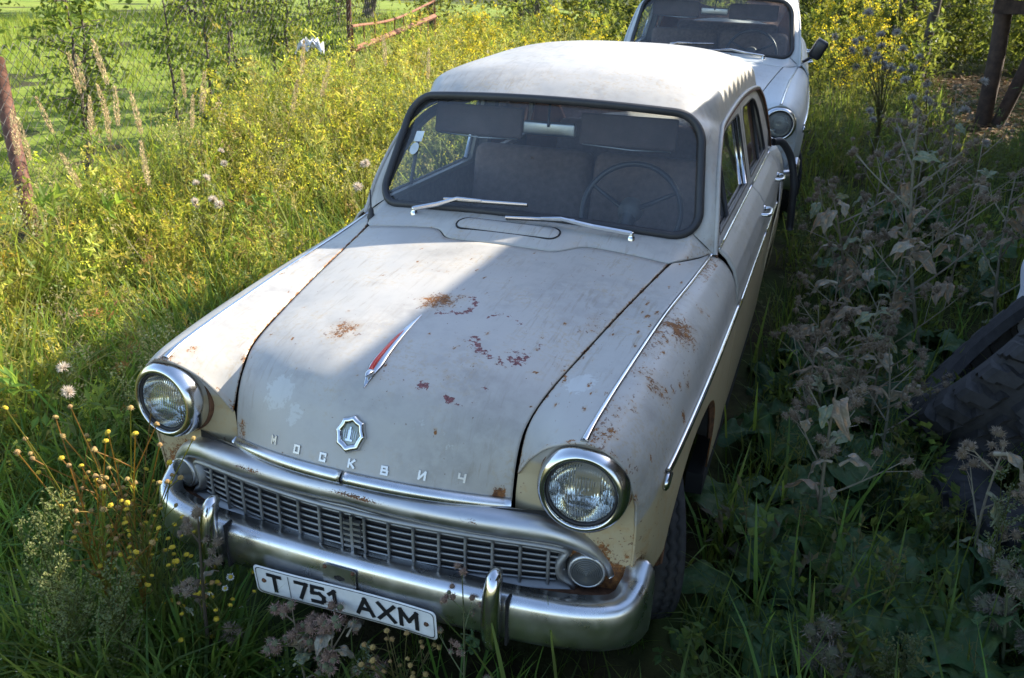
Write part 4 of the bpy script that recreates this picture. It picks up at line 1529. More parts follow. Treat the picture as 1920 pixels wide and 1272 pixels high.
# ------------------------------------------------------------------ ground
gx = np.concatenate([np.linspace(-90, -9, 28), np.linspace(-8.5, 6.5, 110), np.linspace(7, 90, 28)])
gy = np.concatenate([np.linspace(-60, -3, 20), np.linspace(-2.5, 14, 120), np.linspace(15, 120, 36)])
GX, GY = np.meshgrid(gx, gy, indexing='ij')
GZ = ground_z(GX, GY) - .01
t = NT('weedy_soil')
n_a = t.noise(1.2, 5)
n_b = t.noise(14, 6, .65)
c = t.mix(t.step(n_b, .35, .65), (.035, .028, .018), (.075, .065, .03))
c = t.mix(t.step(n_a, .4, .6), c, (.05, .07, .02))
sx_ = t.n('SeparateXYZ')
t.set(sx_, 'i0', t.obj())
c = t.mix(t.step(t.math('MULTIPLY', sx_.outputs[1], -1.0), 2.0, 4.0), c, t.mix(t.step(n_b, .35, .65), (.16, .17, .06), (.26, .24, .12)))  # unseen ground behind the camera coloured brighter, to bounce light onto the chrome
p_ = t.n('BsdfPrincipled', Base_Color=c, Roughness=.95)
p_.inputs['Specular IOR Level'].default_value = .08
t.set(p_, 'Normal', t.bump(n_b, .8, .02))
MAT['soil'] = t.done(p_)
g = mk('ground', np.stack([GX, GY, GZ], -1).reshape(-1, 3), [gridf(len(gx), len(gy))], MAT['soil'])
g['kind'] = 'structure'

# ------------------------------------------------------------------ the two cars
car = thing('parked_car', 'rust-spotted grey and cream old saloon nearest the camera, red fin on its bonnet', 'car')
build_car(car, MAT['paint'], True)
car2 = thing('parked_car', 'cleaner white old saloon parked behind the grey one, black door mirror', 'car')
build_car(car2, MAT['paint2'], False)
# door mirror of the rear car
mirr = thingless('door_mirror', car2)
rounded_box('mirror_shell', (.80, 1.60, 1.07), (.05, .035, .075), .025, MAT['plastic'], mirr, Matrix.Rotation(R(25), 4, 'Y'))
tube('mirror_stalk', np.array([(.70, 1.56, .975), (.74, 1.58, 1.0), (.785, 1.60, 1.03)]), .012, MAT['plastic'], mirr, 8)
car2.matrix_world = (Matrix.Translation((.077, 4.15, .243)) @ Matrix.Rotation(.062, 4, 'Z') @ Matrix.Rotation(.038, 4, 'X') @ Matrix.Rotation(.022, 4, 'Y'))
hose = tube('rubber_hose', cr(np.array([(.70, 3.42, 1.02), (.745, 3.46, 1.015), (.80, 3.50, .93), (.835, 3.50, .80), (.845, 3.50, .65), (.85, 3.51, .52)]), np.linspace(0, 5, 30)), .021, MAT['rubber'], None, 10)
tag(hose, 'black rubber hose hanging down the rear flank of the grey car', 'hose')


# ------------------------------------------------------------------ plant building blocks
class Geo:
    def __init__(self):
        self.V, self.F, self.T, self.n = [], [], [], 0

    def add(self, V, F, tint):
        V = np.asarray(V, float).reshape(-1, 3)
        F = np.asarray(F, np.int32).reshape(-1, 4)
        tint = np.asarray(tint, float)
        if tint.ndim == 1:
            tint = np.broadcast_to(tint, V.shape)
        self.V.append(V)
        self.F.append(F + self.n)
        self.T.append(tint)
        self.n += len(V)

    def out(self):
        return np.concatenate(self.V), np.concatenate(self.F), np.concatenate(self.T)

    def strip(self, path, w, tint, side=None):
        """flat tapering ribbon"""
        P = np.asarray(path, float)
        w = np.broadcast_to(np.asarray(w, float), (len(P),))
        T = np.gradient(P, axis=0)
        s = np.cross(T, (0, 0, 1.)) if side is None else np.broadcast_to(side, P.shape)
        s = s / (np.linalg.norm(s, axis=1)[:, None] + 1e-9)
        V = np.stack([P - s * w[:, None] / 2, P + s * w[:, None] / 2], 1)
        t = np.asarray(tint, float)
        if t.ndim == 2:
            t = np.repeat(t, 2, 0)
        self.add(V, gridf(len(P), 2), t)

    def stem(self, path, rad, tint, seg=4):
        P = np.asarray(path, float)
        V, F = tube_geo(P, rad, seg, cap=False)
        self.add(V, F[0], tint)

    def leaf(self, p, d, n, L, W, tint, fold=.15):
        """diamond leaf from p along d with normal n"""
        p, d, n = np.asarray(p, float), np.asarray(d, float), np.asarray(n, float)
        d = d / (np.linalg.norm(d) + 1e-9)
        s = np.cross(d, n)
        s /= np.linalg.norm(s) + 1e-9
        up = np.cross(s, d)
        V = [p, p + d * L * .45 + s * W / 2 + up * fold * W, p + d * L, p + d * L * .45 - s * W / 2 + up * fold * W]
        self.add(V, [[0, 1, 2, 3]], tint)


def rv(n=3):
    v = rng.normal(size=n)
    return v / np.linalg.norm(v)


def jit(c, a=.15):
    c = np.asarray(c, float)
    return np.clip(c * (1 + rng.uniform(-a, a)) * (1 + rng.uniform(-a, a, 3) * .4), .003, 1)


def make_tuft(nb, h, spread, w, cols):
    g = Geo()
    for _ in range(nb):
        a = rng.uniform(0, 2 * np.pi)
        L = h * rng.uniform(.55, 1.1)
        bend = rng.uniform(.1, .9) * L
        d = np.array([math.cos(a), math.sin(a), 0])
        b = np.array([rng.uniform(-1, 1), rng.uniform(-1, 1), 0]) * spread
        t = np.linspace(0, 1, 5)
        P = b + d * (t ** 1.9 * bend)[:, None] + np.array([0, 0, 1.]) * ((t - .42 * t ** 3 * (bend / L)) * L)[:, None]
        c = jit(cols[rng.integers(len(cols))])
        g.strip(P, w * rng.uniform(.6, 1.3) * np.array([.8, 1, .9, .6, .06]), c)
    return g.out()


def make_weed(h, nb, nleaf, L, W, stemc, leafc, florc=None, nflor=0, fs=.008, spread=.45, droop=.2):
    g = Geo()
    lean = rng.normal(0, .08, 2)
    t = np.linspace(0, 1, 5)
    main = np.stack([lean[0] * t ** 2 * h, lean[1] * t ** 2 * h, t * h], -1)
    g.strip(main, .0045 * (1.1 - t), jit(stemc), side=rv())
    for b in range(nb):
        q = rng.uniform(.12, .92)
        o = np.array([np.interp(q, t, main[:, k]) for k in range(3)])
        a = rng.uniform(0, 2 * np.pi)
        l = h * spread * (1.15 - q) * rng.uniform(.6, 1.2) + .04
        d = np.array([math.cos(a), math.sin(a), rng.uniform(.5, 1.5)])
        d /= np.linalg.norm(d)
        tb = np.linspace(0, 1, 4)
        P = o + d * (tb * l)[:, None] - np.array([0, 0, droop * l]) * (tb ** 2)[:, None]
        g.strip(P, .0028 * (1.1 - tb), jit(stemc), side=rv())
        lc = jit(leafc[rng.integers(len(leafc))])
        for k in range(nleaf):
            s = rng.uniform(.1, 1)
            pp = np.array([np.interp(s, tb, P[:, j]) for j in range(3)])
            dd = d * .4 + rv() * .8
            g.leaf(pp, dd, rv() * .6 + [0, 0, 1], L * rng.uniform(.6, 1.2), W * rng.uniform(.7, 1.2), jit(lc, .12))
        for k in range(nflor):
            s = rng.uniform(.6, 1.05)
            pp = o + d * s * l + rng.normal(0, .010, 3)
            g.leaf(pp, rv(), rv(), fs, fs, jit(florc, .2))
    for k in range(nleaf):
        q = rng.uniform(.05, 1)
        pp = np.array([np.interp(q, t, main[:, j]) for j in range(3)])
        g.leaf(pp, rv() + [0, 0, .3], rv() * .5 + [0, 0, 1], L, W, jit(leafc[rng.integers(len(leafc))]))
    return g.out()


def scatter(name, protos, pos, scale, tintmul, mat, lean=.12, kind='stuff', rots=None):
    n = len(pos)
    which = rng.integers(len(protos), size=n)
    Vs, Fs, Ts, base = [], [], [], 0
    for k, (V, F, T) in enumerate(protos):
        idx = np.nonzero(which == k)[0]
        if not len(idx):
            continue
        a = rng.uniform(0, 2 * np.pi, len(idx)) if rots is None else rots[idx]
        ca, sa = np.cos(a), np.sin(a)
        sc = scale[idx]
        lx, ly = rng.normal(0, lean, len(idx)), rng.normal(0, lean, len(idx))
        x = (V[None, :, 0] * ca[:, None] - V[None, :, 1] * sa[:, None]) * sc[:, None]
        y = (V[None, :, 0] * sa[:, None] + V[None, :, 1] * ca[:, None]) * sc[:, None]
        z = V[None, :, 2] * sc[:, None]
        x = x + z * lx[:, None]
        y = y + z * ly[:, None]
        W = np.stack([x + pos[idx, 0, None], y + pos[idx, 1, None], z + pos[idx, 2, None]], -1)
        Vs.append(W.reshape(-1, 3))
        Fs.append((F[None] + (np.arange(len(idx)) * len(V))[:, None, None]).reshape(-1, 4) + base)
        Ts.append((T[None] * tintmul[idx][:, None, :]).reshape(-1, 3))
        base += len(idx) * len(V)
    o = mk(name, np.concatenate(Vs), [np.concatenate(Fs)], mat, None, False, {'tint': np.clip(np.concatenate(Ts), 0, 1)})
    o['kind'] = kind
    return o


def hue(n, a=.18, yellow=0.0):
    m = 1 + rng.normal(0, a, (n, 1)) + rng.normal(0, a * .5, (n, 3))
    y = rng.uniform(0, 1, n)[:, None] * yellow
    return np.clip(m * (1 + y * np.array([[.30, .12, -.1]])), .3, 2.2)


def pts_in(n, x0, x1, y0, y1, dens):
    """random ground points thinned by dens(x, y) in 0..1"""
    x = rng.uniform(x0, x1, n)
    y = rng.uniform(y0, y1, n)
    k = rng.uniform(0, 1, n) < dens(x, y)
    x, y = x[k], y[k]
    return np.stack([x, y, ground_z(x, y) - .012], -1)


def clear_of_cars(x, y, m=.0):
    a = (np.abs(x) < .80 + m) & (y > .03 - m) & (y < 4.1)
    b = (np.abs(x - .077 + .062 * (y - 4.15)) < .80 + m) & (y >= 4.1) & (y < 8.35)
    return ~(a | b)


def patchn(x, y, s, k):
    return (np.sin(x * s + 1.3 * k) * np.cos(y * s * 1.1 + 2.1 * k) + .6 * np.sin(x * s * 2.3 - y * s * 1.7 + k) + .4 * np.sin(y * s * 3.1 + x * s * .7 + 3 * k)) / 2


def patch_tint(pos, a, s, k, warm=.25):
    n = patchn(pos[:, 0], pos[:, 1], s, k)[:, None]
    m = patchn(pos[:, 0], pos[:, 1], s * 1.7, k + 5)[:, None]
    return (1 + a * n) * (1 + warm * m * np.array([[1, .25, -.6]]))


def mead(x, y):
    """left meadow, thinner with distance; sunward of the cars"""
    d = np.hypot(x - 1, y + 1.5)
    return clear_of_cars(x, y, .03) * np.clip(3.6 / d, .05, 1) ** 1.3 * (x < .1) * (x > -3.95 - .12 * (y - 2.5) + .1 * np.sin(3 * y))


# ------------------------------------------------------------------ left meadow
GR = [(.19, .27, .035), (.25, .30, .04), (.14, .22, .035), (.36, .34, .09)]
DRYC = [(.30, .25, .10), (.24, .19, .08)]
YG = [(.35, .38, .05), (.44, .43, .07), (.26, .32, .04), (.52, .47, .12)]
P1 = [make_tuft(9, .42, .05, .008, GR) for _ in range(6)] + [make_tuft(8, .5, .05, .006, GR + DRYC) for _ in range(3)]
pos = pts_in(9000, -6.5, -.78, -.45, 12, mead)
hs = np.interp(-pos[:, 0], [.8, 1.3, 2.2, 4], [.55, .75, 1.0, 1.35]) * np.interp(pos[:, 1], [-.4, .6, 3, 7], [.65, .8, 1.0, 1.15])
scatter('meadow_grass', P1, pos, hs * rng.uniform(.7, 1.3, len(pos)), hue(len(pos), .15, .5) * patch_tint(pos, .45, 2.6, 1), MAT['leaf'], .2)
P2 = [make_weed(.46, 8, 8, .036, .014, (.16, .17, .05), YG, (.85, .74, .06), 4, .0095) for _ in range(6)] + \
     [make_weed(.50, 8, 9, .042, .010, (.24, .19, .08), YG + [(.13, .15, .05)]) for _ in range(4)] + \
     [make_weed(.40, 7, 8, .042, .019, (.12, .13, .04), GR) for _ in range(3)]
pos = pts_in(5200, -7.5, -.80, .1, 12, lambda x, y: mead(x, y) * (clear_of_cars(x, y, .12)))
hs = np.interp(-pos[:, 0], [.8, 1.3, 2.2, 4], [.5, .75, 1.05, 1.35]) * np.interp(pos[:, 1], [-.4, .6, 3, 7], [.6, .8, 1.0, 1.25])
hu = hue(len(pos), .16, .7)
scatter('leafy_weeds', P2, pos, hs * rng.uniform(.6, 1.3, len(pos)) * (1 + .3 * patchn(pos[:, 0], pos[:, 1], 3.3, 2)), hu * patch_tint(pos, .45, 3.0, 3), MAT['leaf'])
# straw coloured seed heads and dead stems standing through the weeds
PD = [make_weed(.62, 9, 4, .022, .006, (.36, .30, .15), [(.46, .38, .20), (.38, .30, .16)], (.50, .42, .22), 7, .011, spread=.22, droop=.1) for _ in range(4)] + [make_weed(.5, 7, 9, .028, .009, (.26, .12, .05), [(.34, .15, .05), (.28, .13, .06)], (.34, .15, .05), 5, .008, spread=.3)]
pos = pts_in(1800, -5.2, -.85, .6, 11, lambda x, y: mead(x, y) * np.clip(.45 + patchn(x, y, 2.2, 7), .08, 1))
scatter('straw_stems', PD, pos, np.interp(-pos[:, 0], [.85, 1.6, 3], [.6, .9, 1.25]) * rng.uniform(.7, 1.2, len(pos)), hue(len(pos), .15), MAT['leaf'], .2)
# coarse green blades in bold clumps
PC = [make_tuft(9, .62, .06, .011, [(.21, .30, .035), (.28, .34, .045), (.38, .37, .10)]) for _ in range(5)]
pos = pts_in(1500, -5.0, -.9, .3, 9, lambda x, y: mead(x, y) * np.clip(patchn(x, y, 2.8, 4) * 2.2, 0, 1))
scatter('coarse_grass', PC, pos, np.interp(-pos[:, 0], [.9, 1.6, 3], [.7, .95, 1.2]) * rng.uniform(.7, 1.2, len(pos)), hue(len(pos), .12, .4), MAT['leaf'], .28)
PW = [make_weed(.55, 6, 7, .07, .024, (.14, .17, .05), [(.15, .25, .04), (.20, .29, .05)], spread=.35) for _ in range(4)]
pos = pts_in(420, -5.0, -.9, .4, 9, lambda x, y: mead(x, y) * np.clip(.2 + patchn(x, y, 2.0, 9) * 1.6, 0, 1))
scatter('broadleaf_weeds', PW, pos, np.interp(-pos[:, 0], [.9, 1.6, 3], [.6, .9, 1.2]) * rng.uniform(.7, 1.2, len(pos)), hue(len(pos), .14, .3), MAT['leaf'])
PB = [make_tuft(8, .52, .07, .012, [(.11, .24, .04), (.14, .27, .045), (.09, .19, .04)]) for _ in range(6)]
pos = pts_in(1100, -2.6, -.80, -.45, 3.4, lambda x, y: clear_of_cars(x, y, .02) * np.clip(1.4 - np.abs(x + 1.2) * .7, .2, 1))
scatter('broad_grass', PB, pos, rng.uniform(.5, .95, len(pos)) * np.interp(-pos[:, 0], [.8, 1.3], [.7, 1.0]), hue(len(pos), .15, .25), MAT['leaf'], .2)
# taller pale wormwood and yellow sweet clover towards the back
P3 = [make_weed(.85, 14, 9, .030, .007, (.22, .22, .10), [(.33, .38, .16), (.40, .42, .19), (.29, .36, .11)], None, 0, spread=.28, droop=-.1) for _ in range(4)] + \
     [make_weed(.85, 13, 7, .028, .009, (.16, .16, .05), YG, (.85, .70, .05), 5, .012, spread=.32) for _ in range(4)]
pos = pts_in(2600, -6.2, -.95, 2.6, 12, lambda x, y: np.clip((y - 2.6) / 2.5, 0, 1) * clear_of_cars(x, y, .12) * (x > -3.7 - .12 * (y - 2.5) + np.clip(4 - y, 0, 2)) * np.clip(4.5 / np.hypot(x - 1, y + 1.5), .1, 1))
scatter('tall_flowering_weeds', P3, pos, rng.uniform(.75, 1.15, len(pos)) * np.interp(-pos[:, 0], [.9, 1.8], [.75, 1.0]), hue(len(pos), .14, .6), MAT['leaf'])

# lawn beyond the fence
t = NT('sunny_lawn')
nz = t.noise(3.0, 5)
p_ = t.n('BsdfPrincipled', Base_Color=t.mix(t.step(nz, .35, .65), (.13, .19, .022), (.22, .25, .045)), Roughness=.9)
p_.inputs['Specular IOR Level'].default_value = .1
lawn_m = t.done(p_)
lx = np.linspace(-40, -4.5, 60)
ly = np.linspace(2, 40, 60)
LX, LY = np.meshgrid(lx, ly, indexing='ij')
lawn = mk('lawn', np.stack([LX, LY, ground_z(LX, LY) + .004], -1).reshape(-1, 3), [gridf(60, 60)], lawn_m)
lawn['kind'] = 'structure'
P4 = [make_tuft(8, .17, .06, .007, [(.17, .26, .025), (.23, .29, .045), (.13, .21, .025)]) for _ in range(5)]
pos = pts_in(16000, -20, -4.8, 2.5, 26, lambda x, y: np.clip(7 / np.hypot(x - 1, y + 1.5), .12, 1) ** 1.5)
scatter('lawn_grass', P4, pos, rng.uniform(.6, 1.2, len(pos)) * np.clip(np.hypot(pos[:, 0], pos[:, 1]) / 8, 1, 2), hue(len(pos), .14, .4), MAT['leaf'])

# ------------------------------------------------------------------ shaded side: grass and low undergrowth
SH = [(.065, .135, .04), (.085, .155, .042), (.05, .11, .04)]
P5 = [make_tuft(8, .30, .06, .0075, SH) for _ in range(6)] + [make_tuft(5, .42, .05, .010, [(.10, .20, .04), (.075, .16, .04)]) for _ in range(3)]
right = lambda x, y: clear_of_cars(x, y, .02) * ~((x > 2.25) & (y > 7.8)) * np.clip(3.2 / np.hypot(x - 1, y + 1.5), .08, 1) ** 1.2
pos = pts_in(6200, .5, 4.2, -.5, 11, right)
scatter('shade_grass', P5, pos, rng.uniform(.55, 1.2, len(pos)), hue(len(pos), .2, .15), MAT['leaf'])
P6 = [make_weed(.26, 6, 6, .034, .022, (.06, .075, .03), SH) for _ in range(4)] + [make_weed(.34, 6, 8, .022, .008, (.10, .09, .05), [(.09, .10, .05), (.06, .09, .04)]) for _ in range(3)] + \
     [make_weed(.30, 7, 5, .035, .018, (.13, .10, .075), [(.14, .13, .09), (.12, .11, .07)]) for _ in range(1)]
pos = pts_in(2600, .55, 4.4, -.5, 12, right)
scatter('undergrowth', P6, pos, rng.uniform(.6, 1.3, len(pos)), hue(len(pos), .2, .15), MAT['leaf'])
# fringe in front of the bumper
P7 = [make_tuft(8, .26, .05, .008, [(.075, .17, .035), (.10, .20, .035), (.06, .13, .03)]) for _ in range(6)]
pos = pts_in(420, -1.1, 1.0, -.55, -.02, lambda x, y: np.ones_like(x))
scatter('front_grass', P7, pos, rng.uniform(.55, 1.0, len(pos)) * np.interp(pos[:, 0], [-1.1, -.4, .0, .25, 1], [1.15, 1.0, .8, .62, .75]), hue(len(pos), .2, .2), MAT['leaf'])
pos = pts_in(150, -.95, -.30, -.32, -.04, lambda x, y: np.ones_like(x))
scatter('tall_front_grass', P7, pos, rng.uniform(1.1, 1.75, len(pos)), hue(len(pos), .2, .35), MAT['leaf'], .25)
pos = pts_in(46, -.30, .95, -.16, -.05, lambda x, y: np.ones_like(x))
scatter('tall_front_grass', P7, pos, rng.uniform(.95, 1.4, len(pos)), hue(len(pos), .2, .3), MAT['leaf'], .25)
P8 = [make_weed(.24, 6, 8, .018, .006, (.09, .11, .03), [(.10, .19, .04), (.13, .21, .05)], (.6, .6, .55), 1, .005) for _ in range(4)]
pos = pts_in(160, -1.1, .95, -.5, -.03, lambda x, y: np.ones_like(x))
scatter('front_weeds', P8, pos, rng.uniform(.6, 1.05, len(pos)) * np.interp(pos[:, 0], [-.5, .1], [1.1, .8]), hue(len(pos), .2, .2), MAT['leaf'])
pos = pts_in(500, -.72, .72, .05, 4.0, lambda x, y: np.ones_like(x))
scatter('grass_under_car', P7, pos, rng.uniform(.3, .6, len(pos)), hue(len(pos), .2, .2), MAT['leaf'])
PBK = [make_weed(.9, 14, 12, .075, .035, (.10, .11, .04), [(.07, .12, .025), (.11, .16, .03), (.05, .09, .025)], spread=.4) for _ in range(4)]
pos = pts_in(900, -3.5, 9.0, 9.5, 21, lambda x, y: clear_of_cars(x, y, .3) * np.clip((y - 8.5) / 3.5, 0, 1) * ~((x > 2.1) & (y < 13.5)))
scatter('back_thicket', PBK, pos, rng.uniform(.7, 1.5, len(pos)), hue(len(pos), .2, .4), MAT['leaf'])
# dead leaves by the lean-to
g = Geo()
for _ in range(5200):
    x, y = rng.uniform(2.0, 4.6), rng.uniform(7.4, 14)
    z = float(ground_z(x, y)) + rng.uniform(.0, .03)
    g.leaf((x, y, z), rv() * [1, 1, .25], rv() * .4 + [0, 0, 1], rng.uniform(.05, .10), rng.uniform(.03, .06), jit([(.30, .17, .09), (.22, .12, .065), (.40, .27, .15)][rng.integers(3)]))
V, F, T = g.out()
o = mk('leaf_litter', V, [F], MAT['dry'], None, False, {'tint': T})
o['kind'] = 'stuff'


# ------------------------------------------------------------------ single plants
def mesh_from(g, name, mat):
    V, F, T = g.out()
    o = mk(name, V, [F], mat, None, False, {'tint': T})
    me = o.data
    bpy.data.objects.remove(o)
    return me


def put(me, name, parent, loc=(0, 0, 0), rot=(0, 0, 0), sc=1.0):
    o = bpy.data.objects.new(name, me)
    col.objects.link(o)
    o.parent = parent
    o.location = loc
    o.rotation_euler = rot
    o.scale = (sc, sc, sc)
    if name in ('crown', 'seed_heads', 'plume', 'shoot', 'blade'):
        o['kind'] = 'stuff'
    return o


def burdock_leaf(L, W, c, vein, wav=.03, curl=.25, seed=0):
    """heart shaped leaf on a stalk, from the origin outward along +x"""
    r = np.random.default_rng(seed)
    g = Geo()
    nu, nv = 23, 17
    stalk = .45 * L
    ts = np.linspace(0, 1, 6)
    P = np.stack([ts * stalk * .75, 0 * ts, ts * stalk * (1 - .25 * ts)], -1)
    g.stem(P, .006 * (1.2 - .4 * ts), vein, 5)
    e = P[-1]
    u = np.linspace(0, 1, nu)
    v = np.linspace(-1, 1, nv)
    wid = W * np.sin(np.pi * np.clip(u * .93 + .07, 0, 1) ** .62) ** .8
    ph = r.uniform(0, 6, 4)
    V = np.zeros((nu, nv, 3))
    T = np.zeros((nu, nv, 3))
    for i in range(nu):
        for j in range(nv):
            a = abs(v[j])
            wj = wid[i] * (1 + .09 * math.sin(u[i] * 17 + ph[0]) * a + .05 * math.sin(u[i] * 31 + ph[1]) * a) / 2
            back = -.18 * L * a ** 2 * max(0, 1 - u[i] * 2.4)
            x = u[i] * L + back
            z = -curl * L * u[i] ** 2 + .10 * W * a ** 1.5 - .10 * W * a ** 3 + wav * a * math.sin(u[i] * 12 + ph[2] + (2 if v[j] > 0 else 0))
            vn = max(0, math.cos((u[i] * 6.0 - a * 2.2) * math.pi * 2))
            z += (.016 * (1 - vn ** 2) * (1 - a * .6) * min(1, a * 5) + .006 * math.sin(u[i] * 41 + ph[3]) * math.sin(v[j] * 19)) * L / .3
            V[i, j] = (e[0] + x * .95, v[j] * wj, e[2] + z)
            k = math.exp(-(a / .05) ** 2) + .35 * max(0, math.cos((u[i] * 6.0 - a * 2.2) * math.pi * 2)) ** 8 * (1 - a)
            T[i, j] = np.asarray(c) * (1 - min(1, k)) + np.asarray(vein) * min(1, k)
    T *= (1 + r.normal(0, .10, (nu, nv, 1)))
    sp_ = np.clip(np.sin(u[:, None] * 9 + ph[0]) * np.sin(v[None] * 5 + ph[1]) - .35, 0, 1)[..., None]
    T = T * (1 + sp_ * np.array([1.2, .35, -.2]))
    g.add(V, gridf(nu, nv), np.clip(T, .004, 1).reshape(-1, 3))
    V, F, T = g.out()
    o = mk('leaf', V, [F], MAT['broad'], None, True, {'tint': T})
    me = o.data
    bpy.data.objects.remove(o)
    return me


LEAF_D = [burdock_leaf(.34, .27, (.045, .11, .04), (.10, .18, .08), seed=1), burdock_leaf(.30, .24, (.052, .125, .04), (.12, .20, .09), .05, .35, 2),
          burdock_leaf(.26, .20, (.06, .13, .05), (.13, .20, .10), .03, .15, 3), burdock_leaf(.32, .23, (.036, .095, .045), (.09, .16, .085), .06, .45, 4)]
LEAF_L = [burdock_leaf(.33, .25, (.06, .14, .02), (.13, .21, .05), .02, .12, 5)]
LEAF_DRY = [burdock_leaf(.095, .058, (.37, .33, .26), (.42, .37, .29), .006, .5, 6), burdock_leaf(.075, .045, (.24, .28, .18), (.34, .34, .25), .005, .3, 7), burdock_leaf(.105, .06, (.32, .25, .18), (.38, .30, .22), .008, .8, 8)]


def rosette(x, y, n, label, sc=1.0, leaves=None, az=None, h=.0):
    p = thing('burdock_plant', label, 'burdock', (x, y, float(ground_z(x, y)) + h), 0, 'broad-leaved burdock rosettes in the shade')
    L = leaves or LEAF_D
    a0 = rng.uniform(0, 6.28)
    for k in range(n):
        a = a0 + k * 2.4 + rng.normal(0, .25) if az is None else az[k % len(az)]
        put(L[rng.integers(len(L))], 'leaf', p, (0, 0, 0), (rng.normal(0, .18), rng.uniform(-.5, .25), a), sc * rng.uniform(.75, 1.15))
    return p


for (x, y, n, lab, sc) in [
    (1.05, 1.20, 7, 'dark burdock rosette beside the arch of the grey car front wheel', 1.05),
    (.98, .70, 6, 'low burdock rosette in the dark corner in front of the steered wheel', .8),
    (1.28, .86, 7, 'burdock rosette in the middle of the shaded lower right ground', .95),
    (1.55, .98, 7, 'large burdock rosette in front of the flat lying tyre', 1.1),
    (1.62, .60, 6, 'burdock rosette at the very bottom right corner', .95),
    (1.42, 1.62, 7, 'burdock rosette at the foot of the leaning lugged tyre', 1.0),
    (.98, 1.75, 6, 'burdock rosette against the front door sill of the grey car', .85),
    (1.30, 2.45, 7, 'burdock rosette between the grey car door and the tyres', 1.0),
    (.98, 2.60, 5, 'small burdock rosette under the front door handle', .75),
    (1.62, 2.95, 7, 'burdock rosette behind the leaning tyre', 1.0),
    (1.30, 3.55, 6, 'burdock rosette right of the hanging hose', .9),
    (1.95, 4.0, 6, 'burdock rosette far back along the right edge', 1.0),
    (1.55, 4.7, 6, 'farthest burdock rosette beside the white car', .9),
    (1.75, 1.35, 6, 'burdock rosette pressed against the side of the flat tyre', .9)]:
    rosette(x, y, n, lab, sc)
for (x, y, n, lab, sc) in [(1.18, 1.62, 6, 'burdock rosette midway between the sill and the leaning tyre', .95), (1.45, 2.15, 6, 'burdock rosette just behind the withered stalk by the leaning tyre', .95), (1.12, .48, 5, 'small burdock rosette at the bottom edge right of the bumper', .6), (1.42, .62, 6, 'burdock rosette at the bottom edge among the orange budded weed', .75), (1.15, 2.0, 5, 'burdock rosette at the foot of the withered low stalk', .8)]:
    rosette(x, y, n, lab, sc)
pl_ = rosette(.92, 1.02, 2, 'pair of big light green burdock leaves right behind the steered wheel', 1.0, LEAF_L, [.15, .75], .02)
rosette(-.27, -.10, 4, 'burdock rosette under the left half of the licence plate', .62)
rosette(.42, -.06, 3, 'small burdock leaves poking out below the right bumper guard', .5)
rosette(.86, .18, 4, 'burdock rosette below the right end of the bumper', .55)


def bur_mesh(r, spikes, c1, c2, seed):
    rr = np.random.default_rng(seed)
    g = Geo()
    n, m = 6, 8
    th = np.linspace(.05, math.pi - .05, n)
    a = np.linspace(0, 2 * np.pi, m, endpoint=False)
    V = np.stack([np.sin(th)[:, None] * np.cos(a), np.sin(th)[:, None] * np.sin(a), np.cos(th)[:, None] * np.ones(m) + .9], -1) * r * .72
    g.add(V, gridf(n, m, 0, False, True), c1)
    for _ in range(spikes):
        d = rr.normal(size=3)
        d /= np.linalg.norm(d)
        p = np.array([0, 0, .65 * r]) + d * r * .6
        s = np.cross(d, rr.normal(size=3))
        s /= np.linalg.norm(s)
        q = d + rr.normal(0, .25, 3)
        V = [p - s * r * .06, p + s * r * .06, p + q * r * .55 + s * r * .02, p + q * r * .55 - s * r * .02]
        g.add(V, [[0, 1, 2, 3]], np.asarray(c2) * rr.uniform(.6, 1.3))
    return mesh_from(g, 'bur', MAT['dry'])


BUR_DRY = [bur_mesh(.017, 60, (.15, .11, .085), (.30, .235, .185), 1), bur_mesh(.014, 50, (.17, .125, .095), (.36, .29, .23), 2)]
BUR_PINK = [bur_mesh(.017, 60, (.18, .11, .09), (.40, .25, .21), 3), bur_mesh(.015, 60, (.13, .15, .09), (.44, .26, .24), 4)]
BUR_GREEN = [bur_mesh(.018, 60, (.08, .085, .06), (.20, .16, .14), 5)]


